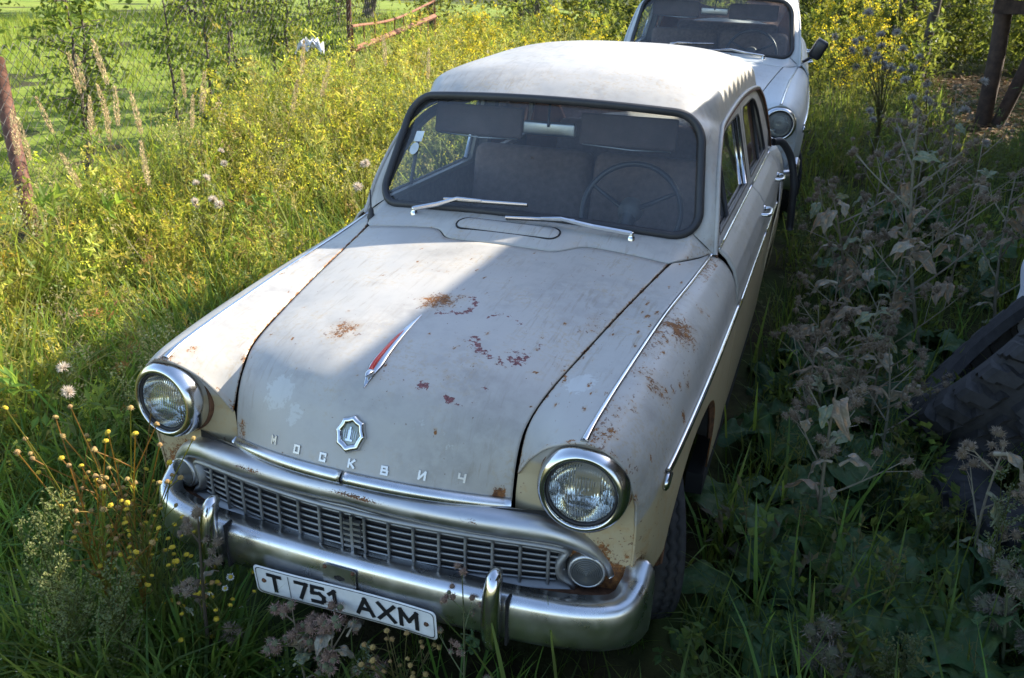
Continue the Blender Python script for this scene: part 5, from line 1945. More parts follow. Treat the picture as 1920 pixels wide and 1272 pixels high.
def stalk_plant(name, label, cat, base, top, nbr, nleaf, leaves, burs, stemc, rad=.008, leafsc=1.0, bursc=1.0, grp=None, spread=.35, cluster=3):
    """upright branching stalk with small leaves and bur clusters at the branch ends"""
    base = np.array([base[0], base[1], float(ground_z(base[0], base[1])) if len(base) < 3 else base[2]])
    top = np.array(top, float)
    p = thing(name, label, cat, tuple(base), 0, grp)
    d = top - base
    h = np.linalg.norm(d)
    t = np.linspace(0, 1, 8)
    bow = rv() * .04 * h
    main = d * t[:, None] + bow * np.sin(t * math.pi)[:, None]
    g = Geo()
    g.stem(main, rad * (1.15 - .75 * t), jit(stemc), 6)
    ends = [(main[-1], d / h)]
    for k in range(nbr):
        q = .28 + .66 * (k + rng.uniform(0, .6)) / nbr
        o = np.array([np.interp(q, t, main[:, j]) for j in range(3)])
        a = k * 2.4 + rng.normal(0, .4)
        l = h * spread * (1.25 - q) * rng.uniform(.7, 1.2)
        dd = np.array([math.cos(a), math.sin(a), rng.uniform(.6, 1.1)])
        dd /= np.linalg.norm(dd)
        tb = np.linspace(0, 1, 5)
        P = o + dd * (tb * l)[:, None] + np.array([0, 0, .12 * l]) * (tb ** 2)[:, None]
        g.stem(P, rad * .5 * (1.2 - .7 * tb), jit(stemc), 5)
        ends.append((P[-1], dd))
        # side twigs
        for s in (.5, .75):
            o2 = np.array([np.interp(s, tb, P[:, j]) for j in range(3)])
            d2 = dd + rv() * .7
            d2 /= np.linalg.norm(d2)
            P2 = o2 + d2 * (np.linspace(0, 1, 3) * l * .4)[:, None]
            g.stem(P2, rad * .3 * np.array([1, .8, .6]), jit(stemc), 4)
            ends.append((P2[-1], d2))
    put(mesh_from(g, 'stem', MAT['dry']), 'stem', p)
    for k in range(nleaf):
        q = rng.uniform(.12, .95)
        o = np.array([np.interp(q, t, main[:, j]) for j in range(3)])
        if k % 2 and len(ends) > 2:
            e = ends[rng.integers(len(ends))][0]
            o = o + (e - o) * rng.uniform(.2, .8) * .9
        put(leaves[rng.integers(len(leaves))], 'leaf', p, o, (rng.normal(0, .5), rng.uniform(-.3, .9), rng.uniform(0, 6.28)), leafsc * rng.uniform(.6, 1.25))
    for e, dd in ends:
        for k in range(1 + rng.integers(cluster)):
            put(burs[rng.integers(len(burs))], 'bur', p, e + rng.normal(0, .012, 3) * bursc, (rng.normal(0, .5), rng.normal(0, .5), rng.uniform(0, 6)), bursc * rng.uniform(.75, 1.15))
    return p


DS = (.27, .235, .185)
G1 = 'dried burdock stalks in the shade'
stalk_plant('dried_burdock', 'dried grey burdock stalk with burs standing just right of the front wheel', 'dried burdock', (1.16, 1.16), (1.12, .98, .74), 6, 10, LEAF_DRY, BUR_DRY, DS, .007, 1.0, 1.0, G1)
stalk_plant('dried_burdock', 'tallest dried burdock stalk, silvery leaves, midway along the right side', 'dried burdock', (1.60, 2.95), (1.34, 2.75, 1.30), 8, 16, LEAF_DRY, BUR_DRY, DS, .010, 1.25, 1.15, G1, .40)
stalk_plant('dried_burdock', 'sprawling dried burdock stalk beside the rear door of the grey car', 'dried burdock', (1.25, 3.1), (1.03, 2.72, .95), 7, 10, LEAF_DRY, BUR_DRY, DS, .008, 1.0, 1.0, G1, .45)
stalk_plant('dried_burdock', 'dried burdock stalk leaning in front of the lower flat tyre', 'dried burdock', (1.66, 1.18), (1.60, 1.02, .62), 5, 8, LEAF_DRY, BUR_DRY, DS, .006, .9, 1.0, G1)
stalk_plant('dried_burdock', 'withered low burdock stalk amid the dark weeds by the front door', 'dried burdock', (1.15, 2.15), (1.05, 2.1, .58), 5, 7, LEAF_DRY, BUR_DRY, DS, .006, .9, .95, G1, .5)
stalk_plant('dried_burdock', 'withered burdock stalk just left of the leaning tyre', 'dried burdock', (1.36, 2.05), (1.32, 1.95, .62), 5, 8, LEAF_DRY, BUR_DRY, DS, .006, 1.0, .95, G1, .5)
stalk_plant('dried_burdock', 'dried burdock stalk with pale leaves against the right picture edge', 'dried burdock', (1.98, 3.3), (1.85, 3.15, 1.0), 6, 9, LEAF_DRY, BUR_DRY, DS, .008, 1.0, 1.0, G1, .4)
for (x, y, h_, lx, lab) in [(1.10, 1.75, .62, -.04, 'short withered burdock stalk nearest the grey car sill, behind the front wheel arch'), (1.22, 2.0, .70, .05, 'withered burdock stalk in the middle of the grey tangle, left of the leaning tyre'),
                            (1.38, 1.85, .58, -.06, 'shortest withered burdock stalk, its burs touching the leaning tyre'), (1.08, 2.35, .72, .03, 'withered burdock stalk level with the front door handle of the grey car'),
                            (1.42, 2.5, .85, -.05, 'withered burdock stalk rising between the silvery tall stalk and the car door'), (1.18, 2.75, .80, .02, 'withered burdock stalk between the two door handles of the grey car'),
                            (1.5, 3.4, .95, -.05, 'withered burdock stalk just behind the tall silvery stalk'), (1.22, 3.6, .9, .05, 'withered burdock stalk right beside the hanging rubber hose'),
                            (1.75, 3.7, 1.0, .0, 'withered burdock stalk above the white sack at the right edge'), (1.7, 4.4, 1.05, -.05, 'farthest withered burdock stalk below the pale fluffy weeds'),
                            (1.4, 4.3, .95, .04, 'withered burdock stalk below the headlamp of the white car')]:
    stalk_plant('dried_burdock', lab, 'dried burdock', (x, y), (x + lx, y - .05, float(ground_z(x, y)) + h_), 6, 8, LEAF_DRY, BUR_DRY, DS, .006, .9, .9, G1, .5, 3)
stalk_plant('green_burdock', 'spiky green burdock head cluster at the bottom right edge', 'burdock', (1.68, .70), (1.60, .66, .42), 3, 4, LEAF_D[2:3], BUR_GREEN, (.08, .10, .06), .006, .35, 1.3, None, .2, 6)
stalk_plant('green_burdock', 'burdock with dull spiky heads at the bottom edge right of the bumper', 'burdock', (1.20, .40), (1.16, .42, .27), 4, 3, LEAF_D[2:3], BUR_GREEN, (.09, .09, .07), .005, .3, 1.2, None, .3, 5)
G2 = 'pinkish burdocks in front of the bumper'
stalk_plant('flowering_burdock', 'burdock with pinkish brown burs in front of the plate number', 'burdock', (-.04, -.06, .0), (.005, -.055, .365), 6, 6, LEAF_DRY, BUR_PINK, (.22, .18, .14), .005, .6, .9, G2, .35, 4)
stalk_plant('flowering_burdock', 'burdock with pink tipped burs below the plate letter T', 'burdock', (-.06, -.10, .0), (-.115, -.07, .35), 5, 6, LEAF_DRY, BUR_PINK, (.22, .18, .14), .004, .55, .85, G2, .3, 4)
stalk_plant('thistle_plant', 'slender thistle rising in front of the right bumper guard', 'thistle', (.345, -.055, .0), (.365, -.085, .60), 5, 5, LEAF_D[2:3], BUR_PINK, (.10, .12, .06), .0035, .16, .55, None, .22, 2)
stalk_plant('withered_thistle', 'dark withered stalk with brown heads in front of the left bumper guard', 'withered stalk', (-.36, -.12, .0), (-.33, -.115, .60), 5, 5, LEAF_DRY, BUR_DRY, (.07, .05, .045), .006, .5, .9, None, .18, 3)


# ------------------------------------------------------------------ chamomile, mugwort
def flower_mesh(rd, hd, cd, petals, seed):
    rr = np.random.default_rng(seed)
    g = Geo()
    a = np.linspace(0, 2 * np.pi, 9, endpoint=False)
    prof = [(.55, -.45), (1.0, 0), (1.0, .35), (.72, .75), (.35, .95), (.05, 1.0)]
    V = np.array([[(r * rd * math.cos(q) * rr.uniform(.82, 1.15), r * rd * math.sin(q) * rr.uniform(.82, 1.15), z * hd + rr.normal(0, .06) * hd) for q in a] for r, z in prof])
    T = np.array(cd) * rr.uniform(.65, 1.3, (54, 1))
    T[:9] = (.16, .17, .06)
    g.add(V, gridf(6, 9, 0, False, True), T)
    for k in range(10):
        q = k * .63
        g.leaf(np.array([math.cos(q), math.sin(q), -.3]) * rd * .5, (math.cos(q), math.sin(q), rr.uniform(-.2, .6)), (0, 0, 1), rd * rr.uniform(.7, 1.1), rd * .35, np.array((.26, .20, .10)) * rr.uniform(.7, 1.3), 0)
    for k in range(petals):
        q = k * 2 * np.pi / petals
        d = np.array([math.cos(q), math.sin(q), rr.uniform(-.7, .1)])
        g.leaf(np.array([math.cos(q), math.sin(q), 0]) * rd * .9, d, (0, 0, 1), rd * rr.uniform(1.1, 1.6), rd * .6, (.70, .70, .68), 0)
    return mesh_from(g, 'flower_head', MAT['dry'])


FL_DRY = [flower_mesh(.0075, .008, (.42, .28, .10), 0, 1), flower_mesh(.007, .008, (.36, .22, .09), 0, 2)]
FL_YEL = [flower_mesh(.0075, .007, (.58, .42, .03), 0, 3), flower_mesh(.0065, .006, (.60, .44, .03), 0, 4)]
FL_DAISY = [flower_mesh(.006, .004, (.60, .45, .04), 14, 5)]


def flower_plant(label, base, tops, heads, stemc, leafc, cat='chamomile', grp='chamomile clumps by the left end of the bumper', nl=9):
    base = np.array([base[0], base[1], float(ground_z(base[0], base[1]))])
    p = thing('chamomile_plant', label, cat, tuple(base), 0, grp)
    g = Geo()
    for tp in tops:
        d = np.array(tp) - base
        t = np.linspace(0, 1, 6)
        P = d * t[:, None] + np.array([d[0], d[1], 0]) * -.35 * np.sin(t * math.pi)[:, None]
        c = jit(stemc[rng.integers(len(stemc))])
        g.stem(P, .0022 * (1.2 - .5 * t), c, 4)
        put(heads[rng.integers(len(heads))], 'flower_head', p, P[-1], (rng.normal(0, .35), rng.normal(0, .35), 0), rng.uniform(.85, 1.15))
        for k in range(5):
            q = rng.uniform(.40, .88)
            o = np.array([np.interp(q, t, P[:, j]) for j in range(3)])
            e = o + (rv() * .8 + [0, 0, .9]) * rng.uniform(.03, .12)
            g.stem(np.array([o, (o + e) / 2 + rv() * .004, e]), .0014, c, 4)
            put(heads[rng.integers(len(heads))], 'flower_head', p, e, (rng.normal(0, .4), rng.normal(0, .4), 0), rng.uniform(.7, 1.05))
        for k in range(nl * 4):
            q = rng.uniform(.1, .8)
            o = np.array([np.interp(q, t, P[:, j]) for j in range(3)])
            g.leaf(o, rv() + [0, 0, .4], rv(), rng.uniform(.015, .045), .0035, jit(leafc, .2))
    put(mesh_from(g, 'stems', MAT['leaf']), 'stem', p)
    return p


def around(c, r, n, dz=.07):
    return [(c[0] + rng.normal(0, r), c[1] + rng.normal(0, r), c[2] + rng.normal(0, dz)) for _ in range(n)]


flower_plant('sunlit chamomile with dry orange stems and brown heads left of the bumper end', (-.68, -.12), around((-.60, -.18, .73), .08, 10), FL_DRY + FL_YEL[:1], [(.42, .20, .06), (.36, .26, .07), (.30, .28, .06)], (.22, .24, .04))
flower_plant('sunlit chamomile with yellow-green stems touching the left bumper end', (-.60, -.08), around((-.50, -.13, .71), .06, 11), FL_DRY + FL_YEL[:1], [(.26, .28, .06), (.38, .20, .06)], (.22, .26, .04))
flower_plant('shaded chamomile with yellow and white heads beside the withered stalk', (-.52, -.10), around((-.42, -.08, .46), .06, 7, .08), FL_YEL, [(.12, .15, .05)], (.09, .14, .03))
flower_plant('low chamomile with a few white petalled daisies at the bottom left', (-.38, -.10), around((-.32, -.10, .33), .05, 5, .05), FL_DAISY + FL_YEL + FL_YEL + FL_DRY, [(.10, .14, .04)], (.08, .13, .03))
flower_plant('scattered small yellow heads on thin stems in front of the plate end', (.20, -.08), around((.18, -.05, .28), .07, 5, .04), FL_DRY, [(.16, .13, .06)], (.09, .14, .04))


def mugwort(label, base, tops, c, grp='grey-green mugwort stems at the bottom left', cat='mugwort', dens=1.0):
    base = np.array([base[0], base[1], float(ground_z(base[0], base[1]))])
    p = thing('mugwort_plant', label, cat, tuple(base), 0, grp)
    gs, gf = Geo(), Geo()
    for tp in tops:
        d = np.array(tp) - base
        h = np.linalg.norm(d)
        t = np.linspace(0, 1, 7)
        P = d * t[:, None] + np.array([d[0], d[1], 0]) * -.3 * np.sin(t * math.pi)[:, None]
        gs.stem(P, .003 * (1.25 - t), jit((.12, .13, .06)), 4)
        for b in range(int(16 * dens)):
            q = rng.uniform(.25, .98)
            o = np.array([np.interp(q, t, P[:, j]) for j in range(3)])
            a = rng.uniform(0, 6.28)
            l = h * .22 * (1.15 - q) + .02
            dd = np.array([math.cos(a), math.sin(a), 1.3])
            dd /= np.linalg.norm(dd)
            gs.stem(np.array([o, o + dd * l * .5, o + dd * l]), .0012, jit((.13, .15, .07)), 3)
            for k in range(int(7 + l * 150)):
                s = rng.uniform(.1, 1.03)
                pp = o + dd * l * s + rng.normal(0, .004, 3)
                gf.leaf(pp, rv() + [0, 0, -.3], rv(), .0085, .006, jit(c, .2), .3)
            for k in range(2):
                gf.leaf(o, dd + rv() * .6, rv(), .03, .006, jit((.09, .14, .05)))
    put(mesh_from(gs, 'stem', MAT['leaf']), 'stem', p)
    put(mesh_from(gf, 'seed_heads', MAT['leaf']), 'seed_heads', p)
    return p


MG = (.22, .27, .14)
mugwort('sunlit pale mugwort tips at the lower left, tallest of the mugworts', (-.72, -.24), around((-.66, -.27, .64), .06, 6, .05), (.34, .36, .15))
mugwort('grey-green mugwort in the bottom left corner', (-.66, -.30), around((-.56, -.33, .46), .05, 4, .04), MG)
mugwort('grey-green mugwort right of the bottom left corner, beside the daisies', (-.52, -.25), around((-.45, -.25, .46), .05, 4, .05), MG)
mugwort('thin pale mugwort twig in front of the plate centre', (.09, -.10), [(.085, -.05, .27)], (.26, .34, .26), None, 'mugwort', .8)
mugwort('pale mugwort sprig hanging in front of the flat tyre', (1.66, 1.0), around((1.58, 1.0, .56), .03, 2, .03), (.24, .30, .20), None)
mugwort('small weed with orange buds in the bottom right foreground', (1.36, .45), around((1.34, .5, .24), .05, 4, .03), (.20, .22, .13), None, 'weed')


# ------------------------------------------------------------------ reed plumes and fluffy thistles in the meadow
def plume_mesh(seed):
    rr = np.random.default_rng(seed)
    g = Geo()
    for k in range(260):
        q = rr.uniform(0, 1)
        r = .014 * math.sin(math.pi * min(1, q * .9 + .1)) ** .7
        a = rr.uniform(0, 6.28)
        p = np.array([r * math.cos(a) * .6, r * math.sin(a) * .6, q * .20])
        d = np.array([math.cos(a) * .5, math.sin(a) * .5, 1.0]) + rr.normal(0, .25, 3)
        g.leaf(p, d, rr.normal(size=3), .016, .004, np.array((.66, .50, .28)) * rr.uniform(.75, 1.2))
    return mesh_from(g, 'plume', MAT['dry'])


PLUME = [plume_mesh(s) for s in (1, 2, 3)]


def reed(x, y, z):
    z0 = float(ground_z(x, y))
    p = thing('reed_grass', 'tan feathery reed grass plume standing among the weeds by the fence', 'reed grass', (x, y, z0), 0, 'reed grass plumes by the fence')
    h = z - z0 - .18
    lx, ly = rng.normal(0, .07, 2)
    t = np.linspace(0, 1, 6)
    P = np.stack([lx * t ** 2, ly * t ** 2, h * t], -1)
    g = Geo()
    g.stem(P, .0028 * (1.2 - .5 * t), (.34, .28, .12), 4)
    put(mesh_from(g, 'stalk', MAT['dry']), 'stalk', p)
    put(PLUME[rng.integers(3)], 'plume', p, P[-1], (rng.normal(0, .12) - ly * 1.5, rng.normal(0, .12) + lx * 1.5, rng.uniform(0, 6)), rng.uniform(1.05, 1.45))
    g = Geo()
    for k in range(3):
        a = rng.uniform(0, 6.28)
        q = rng.uniform(.1, .5)
        o = np.array([0, 0, h * q])
        tt = np.linspace(0, 1, 5)
        g.strip(o + np.array([math.cos(a), math.sin(a), 0]) * (.25 * tt)[:, None] + np.array([0, 0, 1]) * (.22 * tt - .25 * tt ** 2)[:, None], .007 * (1.1 - tt), (.17, .20, .05))
    put(mesh_from(g, 'blade', MAT['leaf']), 'blade', p)


for (x, y, z) in [(-4.04, 3.26, 1.17), (-4.22, 3.54, 1.16), (-3.29, 2.83, 1.32), (-3.54, 3.53, 1.15), (-2.92, 3.06, 1.15), (-3.95, 2.98, .94), (-3.73, 2.9, .98), (-3.91, 3.11, .85),
                  (-3.7, 3.06, 1.0), (-3.76, 3.22, .86), (-3.4, 3.0, 1.04), (-3.4, 3.14, .95), (-3.67, 2.5, .9), (-3.71, 2.45, .9), (-3.05, 2.6, .75), (-3.15, 3.4, 1.0), (-2.7, 3.6, 1.1), (-2.3, 3.9, 1.2), (-3.0, 4.4, 1.25), (-2.5, 4.9, 1.3), (-3.3, 2.2, .8), (-2.0, 4.6, 1.25)]:
    reed(x, y, z)


def fluff_mesh(seed, r, c):
    rr = np.random.default_rng(seed)
    g = Geo()
    for k in range(230):
        d = rr.normal(size=3)
        d[2] = abs(d[2]) - .25
        d /= np.linalg.norm(d)
        g.leaf(d * r * .15, d + rr.normal(0, .15, 3), rr.normal(size=3), r * rr.uniform(.6, 1.05), r * .07, np.array(c) * rr.uniform(.75, 1.15))
    for k in range(14):
        a = k * .45
        g.leaf((0, 0, -r * .5), (math.cos(a), math.sin(a), 1.6), (math.cos(a), math.sin(a), 0), r * .8, r * .25, (.24, .17, .10))
    return mesh_from(g, 'seed_head', MAT['dry'])


FLUFF = [fluff_mesh(s, .030, (.86, .74, .62)) for s in (1, 2)]
FLUFFW = [fluff_mesh(s, .034, (.44, .41, .40)) for s in (3, 4)]


def fluffy(label, base, heads, meshes, stemc, grp=None, sc=1.0, cat='thistle'):
    z0 = float(ground_z(base[0], base[1]))
    b = np.array([base[0], base[1], z0])
    p = thing('seeding_thistle', label, cat, tuple(b), 0, grp)
    g = Geo()
    for hd in heads:
        d = np.array(hd) - b
        t = np.linspace(0, 1, 6)
        P = d * t[:, None] + np.array([d[0], d[1], 0]) * -.45 * np.sin(t * math.pi)[:, None]
        g.stem(P, .0035 * (1.2 - .6 * t), jit(stemc), 4)
        put(meshes[rng.integers(len(meshes))], 'seed_head', p, P[-1], (rng.normal(0, .5), rng.normal(0, .5), rng.uniform(0, 6)), sc * rng.uniform(.8, 1.2))
        for k in range(5):
            q = rng.uniform(.2, .9)
            g.leaf(d * q, rv() + [0, 0, .2], rv() * .4 + [0, 0, 1], .08, .02, jit((.12, .15, .05)))
    put(mesh_from(g, 'stem', MAT['leaf']), 'stem', p)


G3 = 'fluffy seeding thistles in the sunlit meadow'
fluffy('fluffy seeding thistle, upper pair of heads in the sunlit meadow left of the windscreen', (-2.7, 3.1), [(-2.66, 3.0, .76), (-2.58, 2.92, .70)], FLUFF, (.2, .2, .06), G3)
fluffy('fluffy seeding thistle with the largest group of heads, mid meadow', (-2.5, 2.6), [(-2.48, 2.62, .68), (-2.50, 2.55, .66), (-2.31, 2.45, .6), (-2.38, 2.38, .6), (-2.26, 2.44, .58), (-2.42, 2.42, .57)], FLUFF, (.2, .2, .06), G3)
fluffy('fluffy seeding thistle beside the left windscreen pillar', (-1.55, 2.85), [(-1.5, 2.82, .82), (-1.54, 2.86, .80), (-1.48, 2.68, .71)], FLUFF, (.2, .2, .06), G3)
fluffy('small seeding thistle in shade left of the left headlamp', (-1.42, .50), [(-1.31, .41, .50), (-1.38, .47, .55)], FLUFF, (.12, .14, .05), G3, .85)
G4 = 'pale fluffy weeds behind on the right'
fluffy('tall pale fluffy weed at the back, right of the white car', (1.35, 6.3), [(1.30 + rng.normal(0, .22), 6.2 + rng.normal(0, .25), 1.32 + rng.normal(0, .16)) for _ in range(22)], FLUFFW, (.13, .12, .08), G4, 1.2, 'weed')
fluffy('shorter pale fluffy weed nearer than the tall one at the back right', (1.65, 5.2), [(1.55 + rng.normal(0, .18), 5.1 + rng.normal(0, .2), .98 + rng.normal(0, .13)) for _ in range(14)], FLUFFW, (.13, .12, .08), G4, 1.0, 'weed')

# goldenrod bushes in the sun behind the cars
GOLD = [make_weed(1.05, 16, 10, .05, .014, (.16, .16, .05), [(.16, .20, .03), (.20, .22, .03)], (.72, .54, .02), 14, .018, spread=.36) for _ in range(3)]


def bush(name, label, cat, x, y, n, r, sc, protos, grp, tint=(1, 1, 1)):
    p = thing(name, label, cat, (x, y, float(ground_z(x, y))), 0, grp)
    for k in range(n):
        V, F, T = protos[k % len(protos)]
        key = (name, k % len(protos), tuple(tint))
        if key not in CACHE:
            o = mk('shoot', V, [F], MAT['leaf'], None, False, {'tint': np.clip(T * np.array(tint), 0, 1)})
            CACHE[key] = o.data
            bpy.data.objects.remove(o)
        put(CACHE[key], 'shoot', p, (rng.normal(0, r), rng.normal(0, r), 0), (rng.normal(0, .08), rng.normal(0, .08), rng.uniform(0, 6.28)), sc * rng.uniform(.8, 1.15))
    return p


G5 = 'golden flowering bushes behind the cars'
bush('goldenrod_bush', 'bright yellow goldenrod beside the driver door of the white car', 'goldenrod', 1.02, 9.2, 9, .16, 1.1, GOLD, G5)
bush('goldenrod_bush', 'bright yellow goldenrod behind the door mirror of the white car', 'goldenrod', 1.25, 10.6, 9, .25, 1.25, GOLD, G5)
bush('goldenrod_bush', 'golden bush in the sun left of the white car roof', 'goldenrod', -1.5, 7.2, 9, .3, 1.0, GOLD, G5)
bush('goldenrod_bush', 'golden bush by the right end of the rusty frame', 'goldenrod', -2.9, 8.2, 9, .3, 1.0, GOLD, G5)
BLUEG = [make_weed(1.1, 16, 12, .06, .012, (.09, .11, .06), [(.07, .12, .065), (.06, .10, .06)], None, 0, spread=.3) for _ in range(2)]
bush('wormwood_bush', 'blue-green shaded wormwood just left of the white car', 'wormwood', -1.15, 8.9, 9, .28, 1.05, BLUEG, None)
bush('wormwood_bush', 'dark green weed thicket right behind the tyres', 'weed', 2.3, 5.6, 9, .35, .85, BLUEG, None)


# ------------------------------------------------------------------ shrubs and trees
def tree_meshes(h, crown_r, crown_z, nclump, nleaf, L, W, cols, trunk_r, barkc, seed, nst=1):
    rr = np.random.default_rng(seed)
    gs, gl = Geo(), Geo()
    for s in range(nst):
        b = rr.normal(0, .06 * nst, 2)
        t = np.linspace(0, 1, 9)
        P = np.stack([b[0] + rr.normal(0, .05) * h * t, b[1] + rr.normal(0, .05) * h * t, h * .92 * t], -1) + rr.normal(0, .012 * h, (9, 3)) * [1, 1, 0]
        gs.stem(P, trunk_r * (1.25 - t) ** 1.1 + .002, barkc, 8)
        for k in range(nclump):
            q = rr.uniform(crown_z[0], crown_z[1])
            o = np.array([np.interp(q, t, P[:, j]) for j in range(3)])
            a = rr.uniform(0, 6.28)
            ext = crown_r * math.sin(math.pi * (q - crown_z[0] + .12) / (crown_z[1] - crown_z[0] + .2)) ** .6 * rr.uniform(.35, 1.1)
            e = o + np.array([math.cos(a) * ext, math.sin(a) * ext, rr.uniform(-.05, .5) * ext])
            tb = np.linspace(0, 1, 4)
            B = o + (e - o) * tb[:, None] + np.array([0, 0, .1 * ext]) * np.sin(tb * math.pi)[:, None]
            gs.stem(B, trunk_r * .3 * (1.15 - tb) + .001, barkc, 4)
            c = np.array(cols[rr.integers(len(cols))]) * rr.uniform(.75, 1.25)
            for _ in range(nleaf):
                s_ = rr.uniform(.2, 1.1)
                pp = o + (e - o) * s_ + rr.normal(0, .14 * crown_r, 3)
                d = rr.normal(size=3)
                gl.leaf(pp, d, rr.normal(size=3) * .5 + [0, 0, 1], L * rr.uniform(.6, 1.2), W * rr.uniform(.7, 1.2), np.clip(c * rr.uniform(.8, 1.2), .003, 1))
    V, F, T = gs.out()
    o = mk('trunk', V, [F], MAT['bark'])
    tr = o.data
    bpy.data.objects.remove(o)
    return tr, mesh_from(gl, 'crown', MAT['leaf'])


SHRUB = [tree_meshes(1.9, .38, (.12, 1.0), 30, 34, .074, .038, [(.12, .20, .035), (.17, .26, .045), (.09, .16, .03)], .013, (.09, .06, .05), s, 2) for s in (1, 2, 3)]
for k, (x, y, sc, lab) in enumerate([(-5.1, 3.15, 1.0, 'cherry sapling behind the fence, nearest the leaning rusty post'), (-4.95, 4.1, 1.05, 'second cherry sapling behind the fence from the leaning post'),
                                     (-5.0, 5.2, .95, 'third cherry sapling behind the fence, thin crown over the lawn'), (-5.1, 6.4, 1.1, 'fourth cherry sapling behind the fence, dense crown'),
                                     (-5.35, 7.6, 1.15, 'cherry sapling behind the fence beside the rusty frame'), (-6.3, 3.9, 1.1, 'cherry sapling standing farther back on the lawn'),
                                     (-5.7, 9.0, 1.2, 'bushy sapling behind the rusty frame')]):
    p = thing('cherry_sapling', lab, 'sapling', (x, y, float(ground_z(x, y))), rng.uniform(0, 6), 'cherry saplings behind the fence')
    p.scale = (sc, sc, sc)
    put(SHRUB[k % 3][0], 'trunk', p)
    put(SHRUB[k % 3][1], 'crown', p)
BIG = [tree_meshes(6.5, 2.2, (.08, 1.0), 70, 46, .22, .13, [(.045, .075, .02), (.065, .10, .025), (.035, .06, .02)], .14, (.08, .06, .05), s) for s in (11, 12)]
MIDT = [tree_meshes(3.6, 1.5, (.04, 1.0), 60, 44, .12, .065, [(.07, .10, .02), (.10, .13, .025), (.05, .08, .02)], .06, (.08, .06, .05), 13)]
far = [(-22, 18, 'tall green tree beyond the far left corner of the lawn'), (-18, 22, 'tall green tree straight above the leaning fence post, beyond the lawn'), (-24, 12, 'tall tree at the extreme left behind the lawn'),
       (-13.5, 24, 'tall tree behind the dark picket fence'), (-9.5, 25, 'tall tree behind the row of cherry saplings'), (-6, 26.5, 'tall tree far behind the rusty frame'), (-2.6, 25, 'tall tree far behind the bare trunks'),
       (.8, 24, 'tall tree far behind the roof of the white car'), (4.0, 23, 'tall tree far behind the goldenrod bushes'), (7.0, 21, 'tall tree far behind the lean-to posts'), (9.5, 18, 'tall tree at the extreme right behind the lean-to')]
for k, (x, y, lab) in enumerate(far):
    p = thing('background_tree', lab, 'tree', (x + rng.normal(0, .5), y + rng.normal(0, .6), float(ground_z(x, y))), rng.uniform(0, 6), 'trees far behind the plot')
    s = rng.uniform(.85, 1.15)
    p.scale = (s, s, s)
    put(BIG[k % 2][0], 'trunk', p)
    put(BIG[k % 2][1], 'crown', p)
for k, (x, y, s, lab) in enumerate([(-4.6, 15.5, 1.0, 'rounded bush behind the far end of the fence'), (-2.2, 15.0, .9, 'bush straight behind the roof of the grey car'), (.2, 15.5, 1.0, 'bush directly behind the white car'),
                                    (2.1, 16.0, .95, 'bush in the gap right of the white car'), (4.2, 15.2, 1.0, 'bush behind the lean-to posts'), (-8.5, 18.5, 1.0, 'bush at the far edge of the lawn'), (-11.5, 19.5, 1.0, 'bush at the far left edge of the lawn'), (1.75, 13.0, .55, 'small sunlit bush right of the goldenrod')]):
    p = thing('round_bush', lab, 'bush', (x, y, float(ground_z(x, y))), rng.uniform(0, 6), 'bushes closing the yard')
    p.scale = (s, s, s)
    put(MIDT[0][0], 'trunk', p)
    put(MIDT[0][1], 'crown', p)
for (x, y, r, lab) in [(2.0, 11.8, .06, 'thin dark trunk nearest the lean-to, behind the pale fluffy weeds'), (1.62, 12.6, .05, 'thin dark trunk just right of the golden bush'), (-1.9, 12.5, .06, 'left one of the bare trunks behind the roof'), (-1.55, 12.7, .045, 'thinner bare trunk behind the roof, second from left'), (-1.2, 12.4, .055, 'right one of the bare trunks behind the roof')]:
    t_ = np.linspace(0, 1, 8)
    p = thing('bare_trunk', lab, 'tree trunk', (x, y, float(ground_z(x, y))), 0, 'bare trunks in the background')
    V, F = tube_geo(np.stack([.15 * t_, rng.normal(0, .02, 8), 4.2 * t_], -1), r * (1.1 - .4 * t_), 10)
    mk('trunk', V, F, MAT['bark'], p)
    for k in range(5):
        q = rng.uniform(1.6, 4.0)
        a = rng.uniform(0, 6.28)
        V, F = tube_geo(np.array([(0, 0, q), (math.cos(a) * .4, math.sin(a) * .4, q + .4), (math.cos(a) * .8, math.sin(a) * .8, q + .55)]), [.02, .012, .005], 6)
        mk('limb', V, F, MAT['bark'], p)

